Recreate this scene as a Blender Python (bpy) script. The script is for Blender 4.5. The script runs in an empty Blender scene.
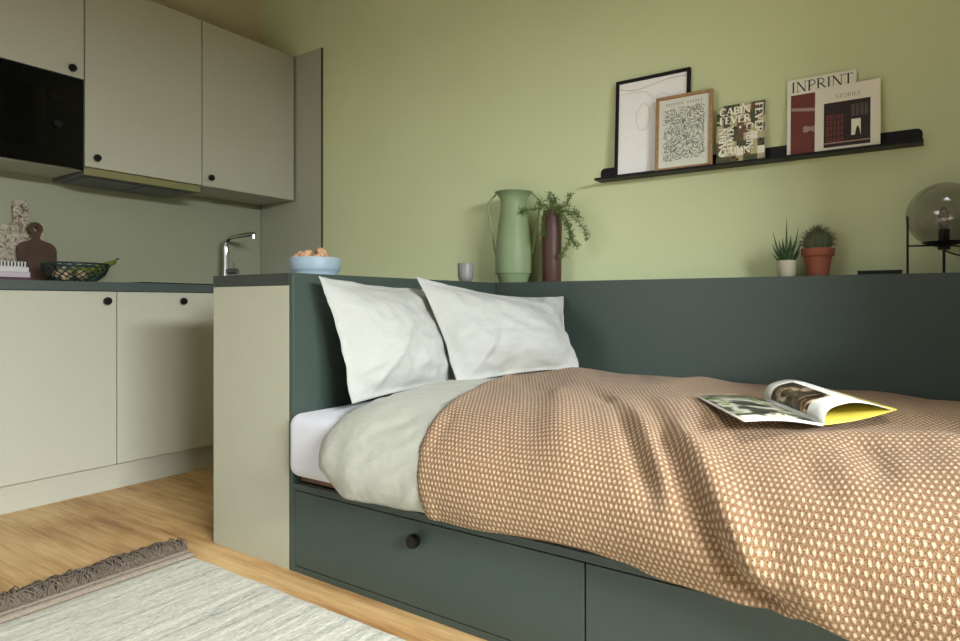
import bpy, bmesh, math, random
from mathutils import Vector, Matrix, noise

random.seed(7)
SC = bpy.context.scene
COL = SC.collection
R = math.radians

# ------------------------------------------------------------------ camera
cam_d = bpy.data.cameras.new('camera')
cam = bpy.data.objects.new('camera', cam_d)
COL.objects.link(cam)
cam_d.sensor_width = 36
cam_d.lens = 36 * 640 / 960
cam_d.shift_y = -(320.5 - 303.8) / 960
cam_d.clip_start = 0.02
cam.location = (0, 0, 0.81)
cam.rotation_euler = (R(90), 0, R(34.5))
SC.camera = cam

# ------------------------------------------------------------------ world, daylight, exposure
W = bpy.data.worlds.new('world')
SC.world = W
W.use_nodes = True
bg = W.node_tree.nodes['Background']
bg.inputs[0].default_value = (0.80, 0.90, 1.0, 1)
bg.inputs[1].default_value = 0.2


def area(name, loc, target, sx, sy, power, color):
    l = bpy.data.lights.new(name, 'AREA')
    l.shape = 'RECTANGLE'
    l.size, l.size_y = sx, sy
    l.energy = power
    l.color = color
    o = bpy.data.objects.new(name, l)
    COL.objects.link(o)
    o.location = loc
    d = Vector(target) - Vector(loc)
    o.rotation_euler = d.to_track_quat('-Z', 'Y').to_euler()
    return o


# daylight through the two windows of the room (one in the right wall, one behind the camera)
# (skylight outside the right-hand window, soft light of the window behind the camera)
la = area('daylight_window_right', (3.75, -0.3, 2.45), (0.0, 0.35, 0.9), 2.9, 1.1, 1180, (0.94, 0.98, 1.0))
lc_ = area('added_overhead_fill', (0.2, 0.45, 3.02), (-0.3, 0.9, 0.0), 1.2, 0.8, 12, (0.97, 0.99, 1.0))  # added fill from above to brighten the bedding, an invented source
lc_.data.spread = R(76)
lb_ = area('daylight_window_back', (-2.15, -2.68, 1.55), (-1.55, 2.5, 1.0), 1.5, 1.2, 4.2, (0.96, 0.985, 1.0))
lb_.data.spread = R(62)
SC.view_settings.view_transform = 'Standard'
SC.view_settings.look = 'None'
SC.view_settings.gamma = 1
SC.view_settings.use_curve_mapping = False
SC.view_settings.exposure = 0.38


# ------------------------------------------------------------------ material helpers
def srgb(r, g, b):
    def f(c):
        c /= 255
        return c / 12.92 if c <= 0.04045 else ((c + 0.055) / 1.055) ** 2.4
    return (f(r), f(g), f(b), 1)


class NT:
    def __init__(self, name):
        self.m = bpy.data.materials.new(name)
        self.m.use_nodes = True
        self.t = self.m.node_tree
        self.b = self.t.nodes['Principled BSDF']

    def n(self, kind, **kw):
        nd = self.t.nodes.new(kind)
        for k, v in kw.items():
            setattr(nd, k, v)
        return nd

    def l(self, a, b):
        self.t.links.new(a, b)

    def math(self, op, a, b=None, c=None):
        nd = self.n('ShaderNodeMath', operation=op)
        for i, v in enumerate((a, b, c)):
            if v is None:
                continue
            if isinstance(v, (int, float)):
                nd.inputs[i].default_value = v
            else:
                self.l(v, nd.inputs[i])
        return nd.outputs[0]

    def coord(self, which='Object', scale=(1, 1, 1)):
        tc = self.n('ShaderNodeTexCoord')
        mp = self.n('ShaderNodeMapping')
        mp.inputs['Scale'].default_value = scale
        self.l(tc.outputs[which], mp.inputs[0])
        return mp.outputs[0]

    def noise(self, vec, scale, detail=3, rough=0.5):
        nd = self.n('ShaderNodeTexNoise')
        nd.inputs['Scale'].default_value = scale
        nd.inputs['Detail'].default_value = detail
        nd.inputs['Roughness'].default_value = rough
        if vec is not None:
            self.l(vec, nd.inputs['Vector'])
        return nd.outputs[0]

    def ramp(self, fac, stops):
        nd = self.n('ShaderNodeValToRGB')
        cr = nd.color_ramp
        while len(cr.elements) < len(stops):
            cr.elements.new(0.5)
        for e, (p, c) in zip(cr.elements, stops):
            e.position = p
            e.color = c
        self.l(fac, nd.inputs[0])
        return nd.outputs[0]

    def mix(self, fac, a, b):
        nd = self.n('ShaderNodeMix', data_type='RGBA')
        for s, v in ((nd.inputs[0], fac), (nd.inputs[6], a), (nd.inputs[7], b)):
            if isinstance(v, (int, float, tuple)):
                s.default_value = v
            else:
                self.l(v, s)
        return nd.outputs[2]

    def bump(self, h, strength, dist=0.01):
        nd = self.n('ShaderNodeBump')
        nd.inputs['Strength'].default_value = strength
        nd.inputs['Distance'].default_value = dist
        self.l(h, nd.inputs['Height'])
        self.l(nd.outputs[0], self.b.inputs['Normal'])

    def col(self, c):
        if isinstance(c, tuple):
            self.b.inputs['Base Color'].default_value = c
        else:
            self.l(c, self.b.inputs['Base Color'])


def mat(name, c, rough=0.5, metal=0.0, var=0.06, nscale=18, bump=0.0, bscale=250, spec=0.5, sheen=0.0, sub=None):
    t = NT(name)
    v = t.coord()
    n = t.noise(v, nscale, 4)
    lo = tuple(x * (1 - var) for x in c[:3]) + (1,)
    hi = tuple(min(1, x * (1 + var)) for x in c[:3]) + (1,)
    t.col(t.ramp(n, [(0.3, lo), (0.7, hi)]))
    t.b.inputs['Roughness'].default_value = rough
    t.b.inputs['Metallic'].default_value = metal
    t.b.inputs['Specular IOR Level'].default_value = spec
    if sheen:
        t.b.inputs['Sheen Weight'].default_value = sheen
    if bump:
        t.bump(t.noise(v, bscale, 3), bump, 0.002)
    return t.m


M = {}
M['wall_green'] = mat('green_paint', srgb(212, 221, 174), 0.7, var=0.015, nscale=3, bump=0.15, bscale=180, spec=0.25)
M['wall_beige'] = mat('beige_paint', srgb(206, 198, 174), 0.8, var=0.015, nscale=3, bump=0.12, bscale=180, spec=0.25)
M['low_bounce_paint'] = mat('low_bounce_paint', srgb(150, 146, 136), 0.8, var=0.01)  # grey beige for unseen room surfaces, toned down to cut bounced light
M['laminate'] = mat('beige_laminate', srgb(184, 184, 168), 0.42, var=0.012, nscale=30, spec=0.4)
M['panel_beige'] = mat('warm_beige_laminate', srgb(174, 175, 155), 0.45, var=0.012, nscale=30, spec=0.4)
M['splash'] = mat('grey_green_backsplash', srgb(158, 162, 138), 0.4, var=0.015, nscale=8)
M['teal'] = mat('dark_green_laminate', srgb(63, 76, 70), 0.42, var=0.02, nscale=40, spec=0.4)
M['teal_core'] = mat('dark_green_edge', srgb(50, 56, 52), 0.5, var=0.03)
M['worktop'] = mat('dark_worktop', srgb(70, 82, 80), 0.4, var=0.03, nscale=60)
M['gap_shade'] = mat('painted_gap_shade', srgb(64, 66, 40), 0.7)  # shade of the narrow gap at the green wall, put into the colour
M['black'] = mat('black_metal', srgb(13, 13, 12), 0.5, var=0.1, spec=0.3)
M['black_satin'] = mat('black_knob_metal', srgb(10, 10, 10), 0.4, var=0.1, spec=0.3)
M['drawer_shade'] = mat('painted_drawer_shade', srgb(26, 28, 26), 0.8)  # near-black colour painted in for the shade inside the bed box
M['blackglass'] = mat('black_glass', srgb(6, 6, 6), 0.1, var=0.05, spec=0.4)
M['blackglass2'] = mat('black_control_glass', srgb(7, 7, 7), 0.2, var=0.05, spec=0.25)
M['steel'] = mat('brushed_steel', srgb(150, 150, 145), 0.35, metal=0.9, var=0.05)
M['filter'] = mat('grey_filter_metal', srgb(104, 106, 110), 0.5, metal=0.3, var=0.08)
M['hoodlip'] = mat('hood_visor', srgb(134, 132, 92), 0.4, metal=0.15, var=0.05)
M['chrome'] = mat('chrome', srgb(205, 205, 200), 0.08, metal=1.0, var=0.01)
M['mattress'] = mat('white_cotton', srgb(208, 209, 216), 0.85, var=0.01, bump=0.3, bscale=400, sheen=0.2)
M['plywood'] = mat('brown_slat_wood', srgb(128, 96, 72), 0.6, var=0.12, nscale=40)


def linen(name, c, v=0.05, b=0.5):
    t = NT(name)
    a = t.coord('Object', (500, 500, 40))
    d = t.coord('Object', (40, 60, 500))
    n1, n2 = t.noise(a, 1, 2), t.noise(d, 1, 2)
    s = t.math('ADD', n1, n2)
    big = t.noise(t.coord(), 30, 4)
    f = t.math('ADD', t.math('MULTIPLY', s, 0.4), t.math('MULTIPLY', big, 0.2))
    lo = tuple(x * (1 - v) for x in c[:3]) + (1,)
    hi = tuple(min(1, x * (1 + v)) for x in c[:3]) + (1,)
    t.col(t.ramp(f, [(0.35, lo), (0.65, hi)]))
    t.b.inputs['Roughness'].default_value = 0.9
    t.b.inputs['Sheen Weight'].default_value = 0.15
    t.b.inputs['Specular IOR Level'].default_value = 0.2
    t.bump(f, b, 0.0015)
    return t.m


M['linen'] = linen('sage_white_linen', srgb(164, 165, 152), 0.07, 0.8)
M['linen_pillow'] = linen('off_white_linen', srgb(178, 180, 174), 0.05)


def weave():
    t = NT('woven_wool')
    uv = t.n('ShaderNodeTexCoord').outputs['UV']
    sp = t.n('ShaderNodeSeparateXYZ')
    wob = t.n('ShaderNodeTexNoise')
    wob.inputs['Scale'].default_value = 110
    t.l(uv, wob.inputs['Vector'])
    w = t.math('ADD', t.math('MULTIPLY', t.math('SUBTRACT', wob.outputs[0], 0.5), 0.35), t.math('MULTIPLY', t.math('SUBTRACT', t.noise(uv, 420, 2, 0.6), 0.5), 0.55))
    t.l(uv, sp.inputs[0])
    vv = t.math('ADD', t.math('DIVIDE', sp.outputs[1], 0.0124), w)
    row = t.math('FLOOR', vv)
    off = t.math('MULTIPLY', t.math('MODULO', row, 2), 0.5)
    uu = t.math('ADD', t.math('ADD', t.math('DIVIDE', sp.outputs[0], 0.0107), off), w)
    fx = t.math('SUBTRACT', t.math('FRACT', uu), 0.5)
    fy = t.math('SUBTRACT', t.math('FRACT', vv), 0.5)
    d = t.math('SQRT', t.math('ADD', t.math('POWER', t.math('ABSOLUTE', t.math('DIVIDE', fx, 0.275)), 2), t.math('POWER', t.math('ABSOLUTE', t.math('DIVIDE', fy, 0.37)), 2)))
    mr = t.n('ShaderNodeMapRange', interpolation_type='SMOOTHSTEP')
    mr.inputs[1].default_value, mr.inputs[2].default_value = 1.3, 0.35
    t.l(d, mr.inputs[0])
    mask = mr.outputs[0]
    fz = t.noise(uv, 900, 2, 0.7)
    fz2 = t.noise(uv, 420, 3, 0.75)
    brown = t.ramp(fz2, [(0.34, srgb(66, 44, 28)), (0.47, srgb(122, 92, 64)), (0.56, srgb(144, 114, 84)), (0.7, srgb(182, 152, 118))])
    cream = t.ramp(fz, [(0.3, srgb(164, 138, 108)), (0.65, srgb(216, 196, 168))])
    t.col(t.mix(mask, brown, cream))
    t.b.inputs['Roughness'].default_value = 0.95
    t.b.inputs['Sheen Weight'].default_value = 0.1
    t.b.inputs['Specular IOR Level'].default_value = 0.15
    h = t.math('ADD', mask, t.math('MULTIPLY', fz, 0.35))
    t.bump(h, 0.7, 0.003)
    return t.m


M['weave'] = weave()


def oak_floor():
    t = NT('oak_floor')
    v = t.coord()
    br = t.n('ShaderNodeTexBrick')
    br.offset = 0.37
    br.inputs['Scale'].default_value = 1
    br.inputs['Brick Width'].default_value = 1.35
    br.inputs['Row Height'].default_value = 0.19
    br.inputs['Mortar Size'].default_value = 0.0012
    br.inputs['Color1'].default_value = (0.2, 0.2, 0.2, 1)
    br.inputs['Color2'].default_value = (0.8, 0.8, 0.8, 1)
    br.inputs['Mortar'].default_value = (0, 0, 0, 1)
    t.l(v, br.inputs['Vector'])
    g = t.coord('Object', (1.2, 16, 1))
    n = t.noise(g, 2.2, 6, 0.62)
    n2 = t.noise(t.coord('Object', (3, 90, 1)), 3, 4, 0.6)
    big = t.noise(t.coord('Object', (1.6, 5, 1)), 1.4, 2)
    f = t.math('ADD', t.math('MULTIPLY', n, 0.55), t.math('MULTIPLY', n2, 0.3))
    f = t.math('ADD', f, t.math('MULTIPLY', t.math('SUBTRACT', br.outputs[0], 0.5), 0.12))
    f = t.math('ADD', f, t.math('MULTIPLY', t.math('SUBTRACT', big, 0.5), 0.4))
    c = t.ramp(f, [(0.27, srgb(150, 108, 64)), (0.42, srgb(194, 156, 104)), (0.58, srgb(218, 184, 132))])
    seam = t.math('SUBTRACT', 1.0, br.outputs[1])
    dark = t.mix(0.75, srgb(120, 86, 52), c)
    t.col(t.mix(seam, dark, c))
    t.b.inputs['Roughness'].default_value = 0.48
    t.b.inputs['Specular IOR Level'].default_value = 0.35
    t.bump(f, 0.08, 0.002)
    return t.m


M['floor'] = oak_floor()


def rug_mat():
    t = NT('rug_wool')
    st = t.noise(t.coord('Object', (42, 1.3, 1)), 1.0, 4, 0.6)
    st2 = t.noise(t.coord('Object', (90, 14, 1)), 1.0, 3, 0.7)
    kn = t.noise(t.coord('Object', (150, 60, 1)), 1.0, 2, 0.6)
    f = t.math('ADD', t.math('MULTIPLY', st, 0.45), t.math('ADD', t.math('MULTIPLY', st2, 0.3), t.math('MULTIPLY', kn, 0.25)))
    t.col(t.ramp(f, [(0.36, srgb(128, 128, 116)), (0.46, srgb(174, 173, 158)), (0.58, srgb(208, 206, 188))]))
    t.b.inputs['Roughness'].default_value = 0.95
    t.b.inputs['Sheen Weight'].default_value = 0.2
    h = t.math('ADD', t.math('MULTIPLY', st2, 0.8), kn)
    t.bump(h, 0.8, 0.005)
    return t.m


M['rug'] = rug_mat()
M['fringe'] = mat('taupe_yarn', srgb(104, 92, 80), 0.95, var=0.3, nscale=120, bump=0.5, bscale=500)
M['band'] = mat('taupe_braid', srgb(140, 129, 113), 0.95, var=0.2, nscale=150, bump=0.8, bscale=300)
M['blue'] = mat('pale_blue_ceramic', srgb(158, 180, 192), 0.5, var=0.04)
M['snack'] = mat('orange_cracker', srgb(206, 164, 130), 0.8, var=0.3, nscale=50, bump=0.6, bscale=200)
M['cup'] = mat('grey_ceramic', srgb(150, 150, 146), 0.4, var=0.05)
M['vase_green'] = mat('sage_enamel', srgb(138, 158, 118), 0.5, var=0.05)
M['vase_red'] = mat('oxblood_ceramic', srgb(78, 50, 40), 0.5, var=0.15, nscale=25)
M['fern'] = mat('fern_green', srgb(84, 108, 48), 0.7, var=0.3, nscale=80)
M['stem'] = mat('stem_green', srgb(92, 96, 48), 0.7, var=0.2)
M['aloe'] = mat('aloe_green', srgb(58, 84, 46), 0.5, var=0.25, nscale=60)
M['pot_white'] = mat('cream_ceramic', srgb(190, 184, 160), 0.5, var=0.04)
M['terracotta'] = mat('terracotta', srgb(142, 80, 58), 0.8, var=0.08, bump=0.3)
M['cactus'] = mat('cactus_green', srgb(78, 88, 62), 0.8, var=0.25, nscale=90)
M['spine'] = mat('cactus_spine', srgb(92, 84, 66), 0.7, var=0.15)
M['soil'] = mat('soil', srgb(60, 46, 36), 0.95, var=0.3, nscale=120, bump=1)
M['oakframe'] = mat('oak_frame_wood', srgb(166, 130, 88), 0.55, var=0.2, nscale=60)
M['paper'] = mat('white_paper', srgb(238, 238, 232), 0.6, var=0.01)
M['print_paper'] = mat('cream_print_paper', srgb(224, 226, 212), 0.6, var=0.02)
M['pale_paper'] = mat('pale_glazed_paper', srgb(253, 253, 251), 0.22, var=0.02)
M['line_grey'] = mat('pale_grey_ink', srgb(216, 213, 205), 0.7)
M['line_dark'] = mat('grey_green_ink', srgb(104, 112, 96), 0.7)
M['ink'] = mat('black_ink', srgb(40, 38, 34), 0.6)
M['ink_grey'] = mat('grey_ink', srgb(126, 124, 108), 0.6)
M['cover_red'] = mat('brick_red_ink', srgb(116, 52, 42), 0.5, var=0.08)
M['cover_cream'] = mat('cream_cover', srgb(242, 240, 222), 0.5, var=0.02)
M['cover_pink'] = mat('dusty_pink_ink', srgb(176, 148, 134), 0.5, var=0.05)
M['photo_dark'] = mat('dark_photo_ink', srgb(48, 34, 34), 0.5, var=0.3, nscale=40)
M['photo_red'] = mat('photo_brick_ink', srgb(112, 54, 44), 0.5, var=0.35, nscale=120)
M['photo_grey'] = mat('photo_grey_ink', srgb(90, 80, 76), 0.5, var=0.3, nscale=60)
M['khaki'] = mat('khaki_ink', srgb(190, 180, 136), 0.6, var=0.15, nscale=80)
M['olive'] = mat('olive_ink', srgb(82, 84, 58), 0.6, var=0.3, nscale=100)
M['brownink'] = mat('brown_ink', srgb(110, 88, 62), 0.6, var=0.3, nscale=100)
M['whiteink'] = mat('white_ink', srgb(246, 244, 228), 0.6)
M['yellow'] = mat('yellow_cover', srgb(216, 202, 88), 0.4, var=0.04)
M['mag_green'] = mat('magazine_dark_green_print', srgb(58, 66, 56), 0.3, var=0.35, nscale=30)
M['mag_light'] = mat('magazine_light_print', srgb(190, 186, 168), 0.3, var=0.2, nscale=40)
M['mag_lime'] = mat('magazine_lime_print', srgb(150, 176, 60), 0.3, var=0.25, nscale=60)
M['mag_brown'] = mat('magazine_brown_print', srgb(72, 54, 40), 0.3, var=0.5, nscale=40)
M['board_wood'] = mat('walnut_board', srgb(70, 48, 34), 0.5, var=0.3, nscale=14)
M['banana'] = mat('green_banana', srgb(118, 128, 44), 0.5, var=0.25, nscale=40)
M['banana_tip'] = mat('banana_stalk', srgb(110, 100, 60), 0.7, var=0.2)
M['basketwire'] = mat('dark_teal_wire', srgb(34, 50, 48), 0.4, var=0.1)
M['onion'] = mat('onion_skin', srgb(214, 190, 150), 0.5, var=0.15)
M['book_pink'] = mat('lilac_book_cloth', srgb(206, 190, 198), 0.7, var=0.03)
M['book_white'] = mat('white_book_cloth', srgb(220, 218, 212), 0.7, var=0.02)
M['book_purple'] = mat('plum_book_cloth', srgb(92, 58, 70), 0.7, var=0.05)
M['cord'] = mat('black_cord', srgb(18, 18, 18), 0.6)
M['filament'] = mat('pink_filament', srgb(206, 130, 110), 0.4)


def blotch(name, scale, stops):
    t = NT(name)
    v = t.coord()
    n = t.n('ShaderNodeTexNoise')
    n.inputs['Scale'].default_value = scale
    n.inputs['Detail'].default_value = 3
    n.inputs['Distortion'].default_value = 0.8
    t.l(v, n.inputs['Vector'])
    t.col(t.ramp(n.outputs[0], stops))
    t.b.inputs['Roughness'].default_value = 0.3
    return t.m


M['mag_green'] = blotch('magazine_garden_print', 16, [(0.36, srgb(34, 38, 32)), (0.46, srgb(70, 76, 62)), (0.52, srgb(176, 172, 156)), (0.58, srgb(206, 204, 190)), (0.62, srgb(120, 142, 58)), (0.7, srgb(60, 66, 50))])
M['mag_brown'] = blotch('magazine_still_life_print', 24, [(0.40, srgb(24, 22, 18)), (0.50, srgb(52, 40, 28)), (0.58, srgb(128, 100, 74)), (0.66, srgb(200, 188, 160)), (0.74, srgb(50, 44, 36))])


def floral():
    t = NT('floral_board_paint')
    v = t.coord()
    n = t.n('ShaderNodeTexNoise')
    n.inputs['Scale'].default_value = 20
    n.inputs['Detail'].default_value = 2
    n.inputs['Distortion'].default_value = 2.2
    t.l(v, n.inputs['Vector'])
    f = t.math('ADD', t.math('MULTIPLY', n.outputs[0], 0.8), t.math('MULTIPLY', t.noise(v, 60, 3), 0.2))
    t.col(t.ramp(f, [(0.34, srgb(84, 72, 60)), (0.44, srgb(150, 134, 116)), (0.50, srgb(188, 184, 166)), (0.58, srgb(156, 150, 132)), (0.63, srgb(90, 76, 62)), (0.7, srgb(180, 172, 152))]))
    t.b.inputs['Roughness'].default_value = 0.6
    return t.m


M['floral'] = floral()


def smoky():
    t = NT('smoky_glass')
    tr = t.n('ShaderNodeBsdfTransparent')
    tr.inputs[0].default_value = (0.76, 0.75, 0.76, 1)
    gl = t.n('ShaderNodeBsdfGlossy')
    gl.inputs['Roughness'].default_value = 0.03
    gl.inputs[0].default_value = (0.9, 0.9, 0.9, 1)
    lw = t.n('ShaderNodeLayerWeight')
    fr = t.n('ShaderNodeMath', operation='MULTIPLY_ADD')
    pw = t.math('POWER', lw.outputs['Facing'], 4.0)
    t.l(pw, fr.inputs[0])
    fr.inputs[1].default_value, fr.inputs[2].default_value = 0.45, 0.07
    mx = t.n('ShaderNodeMixShader')
    t.l(fr.outputs[0], mx.inputs[0])
    t.l(tr.outputs[0], mx.inputs[1])
    t.l(gl.outputs[0], mx.inputs[2])
    t.l(mx.outputs[0], t.t.nodes['Material Output'].inputs[0])
    return t.m


M['smoky'] = smoky()


# ------------------------------------------------------------------ geometry helpers
class MB:
    def __init__(self):
        self.bm = bmesh.new()

    def box(self, a, b, mtx=None):
        x0, y0, z0 = a
        x1, y1, z1 = b
        vs = [self.bm.verts.new(p) for p in ((x0, y0, z0), (x1, y0, z0), (x1, y1, z0), (x0, y1, z0), (x0, y0, z1), (x1, y0, z1), (x1, y1, z1), (x0, y1, z1))]
        for f in ((0, 3, 2, 1), (4, 5, 6, 7), (0, 1, 5, 4), (1, 2, 6, 5), (2, 3, 7, 6), (3, 0, 4, 7)):
            self.bm.faces.new([vs[i] for i in f])
        if mtx:
            for v in vs:
                v.co = mtx @ v.co
        return self

    def lathe(self, prof, center=(0, 0, 0), seg=40, axis='Z', flute=None):
        rings = []
        c = Vector(center)
        for r, z in prof:
            ring = []
            for i in range(seg):
                a = 2 * math.pi * i / seg
                rr = r * (1 + (flute[1] * math.cos(a * flute[0]) if flute and flute[2] < z < flute[3] else 0))
                p = Vector((rr * math.cos(a), rr * math.sin(a), z))
                if axis == 'X':
                    p = Vector((p.z, p.x, p.y))
                if axis == 'Y':
                    p = Vector((p.x, p.z, -p.y))
                ring.append(self.bm.verts.new(c + p))
            rings.append(ring)
        for a, b in zip(rings, rings[1:]):
            for i in range(seg):
                j = (i + 1) % seg
                self.bm.faces.new((a[i], a[j], b[j], b[i]))
        if prof[0][0] > 1e-6:
            self.bm.faces.new(list(reversed(rings[0])))
        if prof[-1][0] > 1e-6:
            self.bm.faces.new(rings[-1])
        return self

    def tube(self, pts, r, seg=8, closed=False, flat=None):
        pts = [Vector(p) for p in pts]
        n = len(pts)
        rr = r if isinstance(r, (list, tuple)) else [r] * n
        rings = []
        up = Vector((0, 0, 1))
        prev = None
        for i, p in enumerate(pts):
            if closed:
                d = pts[(i + 1) % n] - pts[i - 1]
            else:
                d = pts[min(i + 1, n - 1)] - pts[max(i - 1, 0)]
            d.normalize()
            if prev is None:
                s = d.cross(up)
                if s.length < 0.05:
                    s = d.cross(Vector((1, 0, 0)))
            else:
                s = prev - d * prev.dot(d)
            s.normalize()
            prev = s
            t2 = d.cross(s)
            ring = []
            for k in range(seg):
                a = 2 * math.pi * k / seg
                ca, sa = math.cos(a) * rr[i], math.sin(a) * rr[i] * (flat or 1)
                ring.append(self.bm.verts.new(p + s * ca + t2 * sa))
            rings.append(ring)
        m = n if closed else n - 1
        for i in range(m):
            a, b = rings[i], rings[(i + 1) % n]
            for k in range(seg):
                j = (k + 1) % seg
                self.bm.faces.new((a[k], a[j], b[j], b[k]))
        if not closed:
            self.bm.faces.new(list(reversed(rings[0])))
            self.bm.faces.new(rings[-1])
        return self

    def poly_prism(self, pts2, z0, z1, mtx=None):
        lo = [self.bm.verts.new((x, y, z0)) for x, y in pts2]
        hi = [self.bm.verts.new((x, y, z1)) for x, y in pts2]
        self.bm.faces.new(list(reversed(lo)))
        self.bm.faces.new(hi)
        n = len(pts2)
        for i in range(n):
            j = (i + 1) % n
            self.bm.faces.new((lo[i], lo[j], hi[j], hi[i]))
        if mtx:
            for v in lo + hi:
                v.co = mtx @ v.co
        return self

    def ball(self, c, r, seg=20, sq=(1, 1, 1), jit=0.0):
        res = bmesh.ops.create_uvsphere(self.bm, u_segments=seg, v_segments=max(6, seg // 2), radius=1)
        o = random.random() * 50
        for v in res['verts']:
            p = v.co.copy()
            k = 1 + (jit * noise.noise(p * 2.2 + Vector((o, o, 0))) if jit else 0)
            v.co = Vector(c) + Vector((p.x * r * sq[0], p.y * r * sq[1], p.z * r * sq[2])) * k
        return self

    def build(self, name, m, parent=None, bevel=0.0, smooth=False, seg=2, loc=None):
        me = bpy.data.meshes.new(name)
        bmesh.ops.recalc_face_normals(self.bm, faces=self.bm.faces)
        self.bm.to_mesh(me)
        self.bm.free()
        for mm in (m if isinstance(m, list) else [m]):
            me.materials.append(mm)
        if smooth:
            for p in me.polygons:
                p.use_smooth = True
        o = bpy.data.objects.new(name, me)
        COL.objects.link(o)
        if parent:
            o.parent = parent
        if loc:
            o.location = loc
        if bevel:
            b = o.modifiers.new('bevel', 'BEVEL')
            b.width = bevel
            b.segments = seg
            b.limit_method = 'ANGLE'
        if smooth == 'auto':
            me.set_sharp_from_angle(angle=R(38))
        return o


def bx(name, a, b, m, parent=None, bevel=0.001):
    return MB().box(a, b).build(name, m, parent, bevel)


def thing(name, label, cat, loc=(0, 0, 0), group=None):
    o = bpy.data.objects.new(name, None)
    COL.objects.link(o)
    o.empty_display_size = 0.05
    o.location = loc
    return tag(o, label, cat, group)


def tag(o, label, cat, group=None):
    o['label'] = label
    o['category'] = cat
    if group:
        o['group'] = group
    return o


def struct(name, a, b, m, bevel=0.0):
    o = bx(name, a, b, m, None, bevel)
    o['kind'] = 'structure'
    return o


def cat_rom(pts, n=14):
    pts = [Vector(p) for p in pts]
    q = [2 * pts[0] - pts[1]] + pts + [2 * pts[-1] - pts[-2]]
    out = []
    for i in range(1, len(q) - 2):
        a, b, c, d = q[i - 1:i + 3]
        for k in range(n):
            t = k / n
            out.append(0.5 * (2 * b + (c - a) * t + (2 * a - 5 * b + 4 * c - d) * t * t + (3 * b - a - 3 * c + d) * t ** 3))
    out.append(pts[-1])
    return out


# ------------------------------------------------------------------ room shell
XL, XR, YB, YG, ZC = -3.46, 2.6, -2.6, 2.575, 2.95
struct('floor', (XL - 0.1, YB - 0.1, -0.06), (XR + 0.1, YG + 0.1, 0), M['floor'])
m = MB()   # ceiling with an opening added for the overhead fill light
m.box((XL - 0.1, YB - 0.1, ZC), (-0.6, YG + 0.1, ZC + 0.08)).box((1.0, YB - 0.1, ZC), (XR + 0.1, YG + 0.1, ZC + 0.08))
m.box((-0.6, YB - 0.1, ZC), (1.0, 0.1, ZC + 0.08)).box((-0.6, 1.2, ZC), (1.0, YG + 0.1, ZC + 0.08))
m.build('ceiling', M['low_bounce_paint'])['kind'] = 'structure'
struct('wall_left', (XL - 0.1, YB - 0.1, 0), (XL, YG + 0.1, ZC), M['wall_beige'])
struct('wall_front', (XL, YG, 0), (XR + 0.1, YG + 0.1, ZC), M['wall_green'])
# right wall with its window opening
m = MB()
m.box((XR, YB - 0.1, 0), (XR + 0.12, -1.4, ZC)).box((XR, 0.7, 0), (XR + 0.12, YG, ZC))
m.box((XR, -1.4, 0), (XR + 0.12, 0.7, 0.8)).box((XR, -1.4, 2.05), (XR + 0.12, 0.7, ZC))
m.build('wall_right', M['low_bounce_paint'])['kind'] = 'structure'
m = MB()
m.box((XL, YB - 0.12, 0), (-3.0, YB, ZC)).box((-1.3, YB - 0.12, 0), (XR, YB, ZC))
m.box((-3.0, YB - 0.12, 0), (-1.3, YB, 0.9)).box((-3.0, YB - 0.12, 2.3), (-1.3, YB, ZC))
m.build('wall_back', M['low_bounce_paint'])['kind'] = 'structure'
m = MB()
for y in (-1.4, -0.38, 0.65):
    m.box((XR + 0.0, y, 0.8), (XR + 0.05, y + 0.05, 2.05))
m.box((XR, -1.4, 0.8), (XR + 0.05, 0.7, 0.85)).box((XR, -1.4, 2.0), (XR + 0.05, 0.7, 2.05))
m.build('window_1', M['low_bounce_paint'])['kind'] = 'structure'
m = MB()
for x in (-3.0, -2.175, -1.35):
    m.box((x, YB - 0.05, 0.9), (x + 0.05, YB, 2.3))
m.box((-3.0, YB - 0.05, 0.9), (-1.3, YB, 0.95)).box((-3.0, YB - 0.05, 2.25), (-1.3, YB, 2.3))
m.build('window_2', M['low_bounce_paint'])['kind'] = 'structure'
# unseen wall added at the bed foot to shade the right side
struct('foot_light_blocker', (0.47, 1.75, 0), (0.59, YG, ZC), M['low_bounce_paint'])

# ------------------------------------------------------------------ kitchen
struct('trim_1', (XL, -0.9, 0.9), (XL + 0.012, 2.56, 1.425), M['splash'])


def knob_x(parent, x, y, z, r=0.016):
    return MB().lathe([(0.006, 0), (0.006, 0.008), (r, 0.012), (r * 1.05, 0.018), (r * 0.95, 0.024), (0.001, 0.025)], (x, y, z), 24, 'X').build('knob', M['black_satin'], parent, smooth='auto')


def base_unit(y0, y1, label, knob_y, z_k=0.822, double=False):
    t = thing('base_cabinet', label, 'cabinet', (-3.15, (y0 + y1) / 2, 0), 'base cabinets under the kitchen worktop')
    o = Vector(t.location)

    def lb(n, a, b, mm, p=t, bv=0.001):
        return bx(n, Vector(a) - o, Vector(b) - o, mm, p, bv)
    lb('carcass', (XL + 0.02, y0 + 0.001, 0.1175), (-2.882, y1 - 0.001, 0.864), M['laminate'])
    d = lb('door', (-2.879, y0 + 0.002, 0.118), (-2.86, y1 - 0.002, 0.862), M['laminate'], bv=0.0015)
    knob_x(d, -2.861 - o.x, knob_y - o.y, z_k)
    return t


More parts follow.
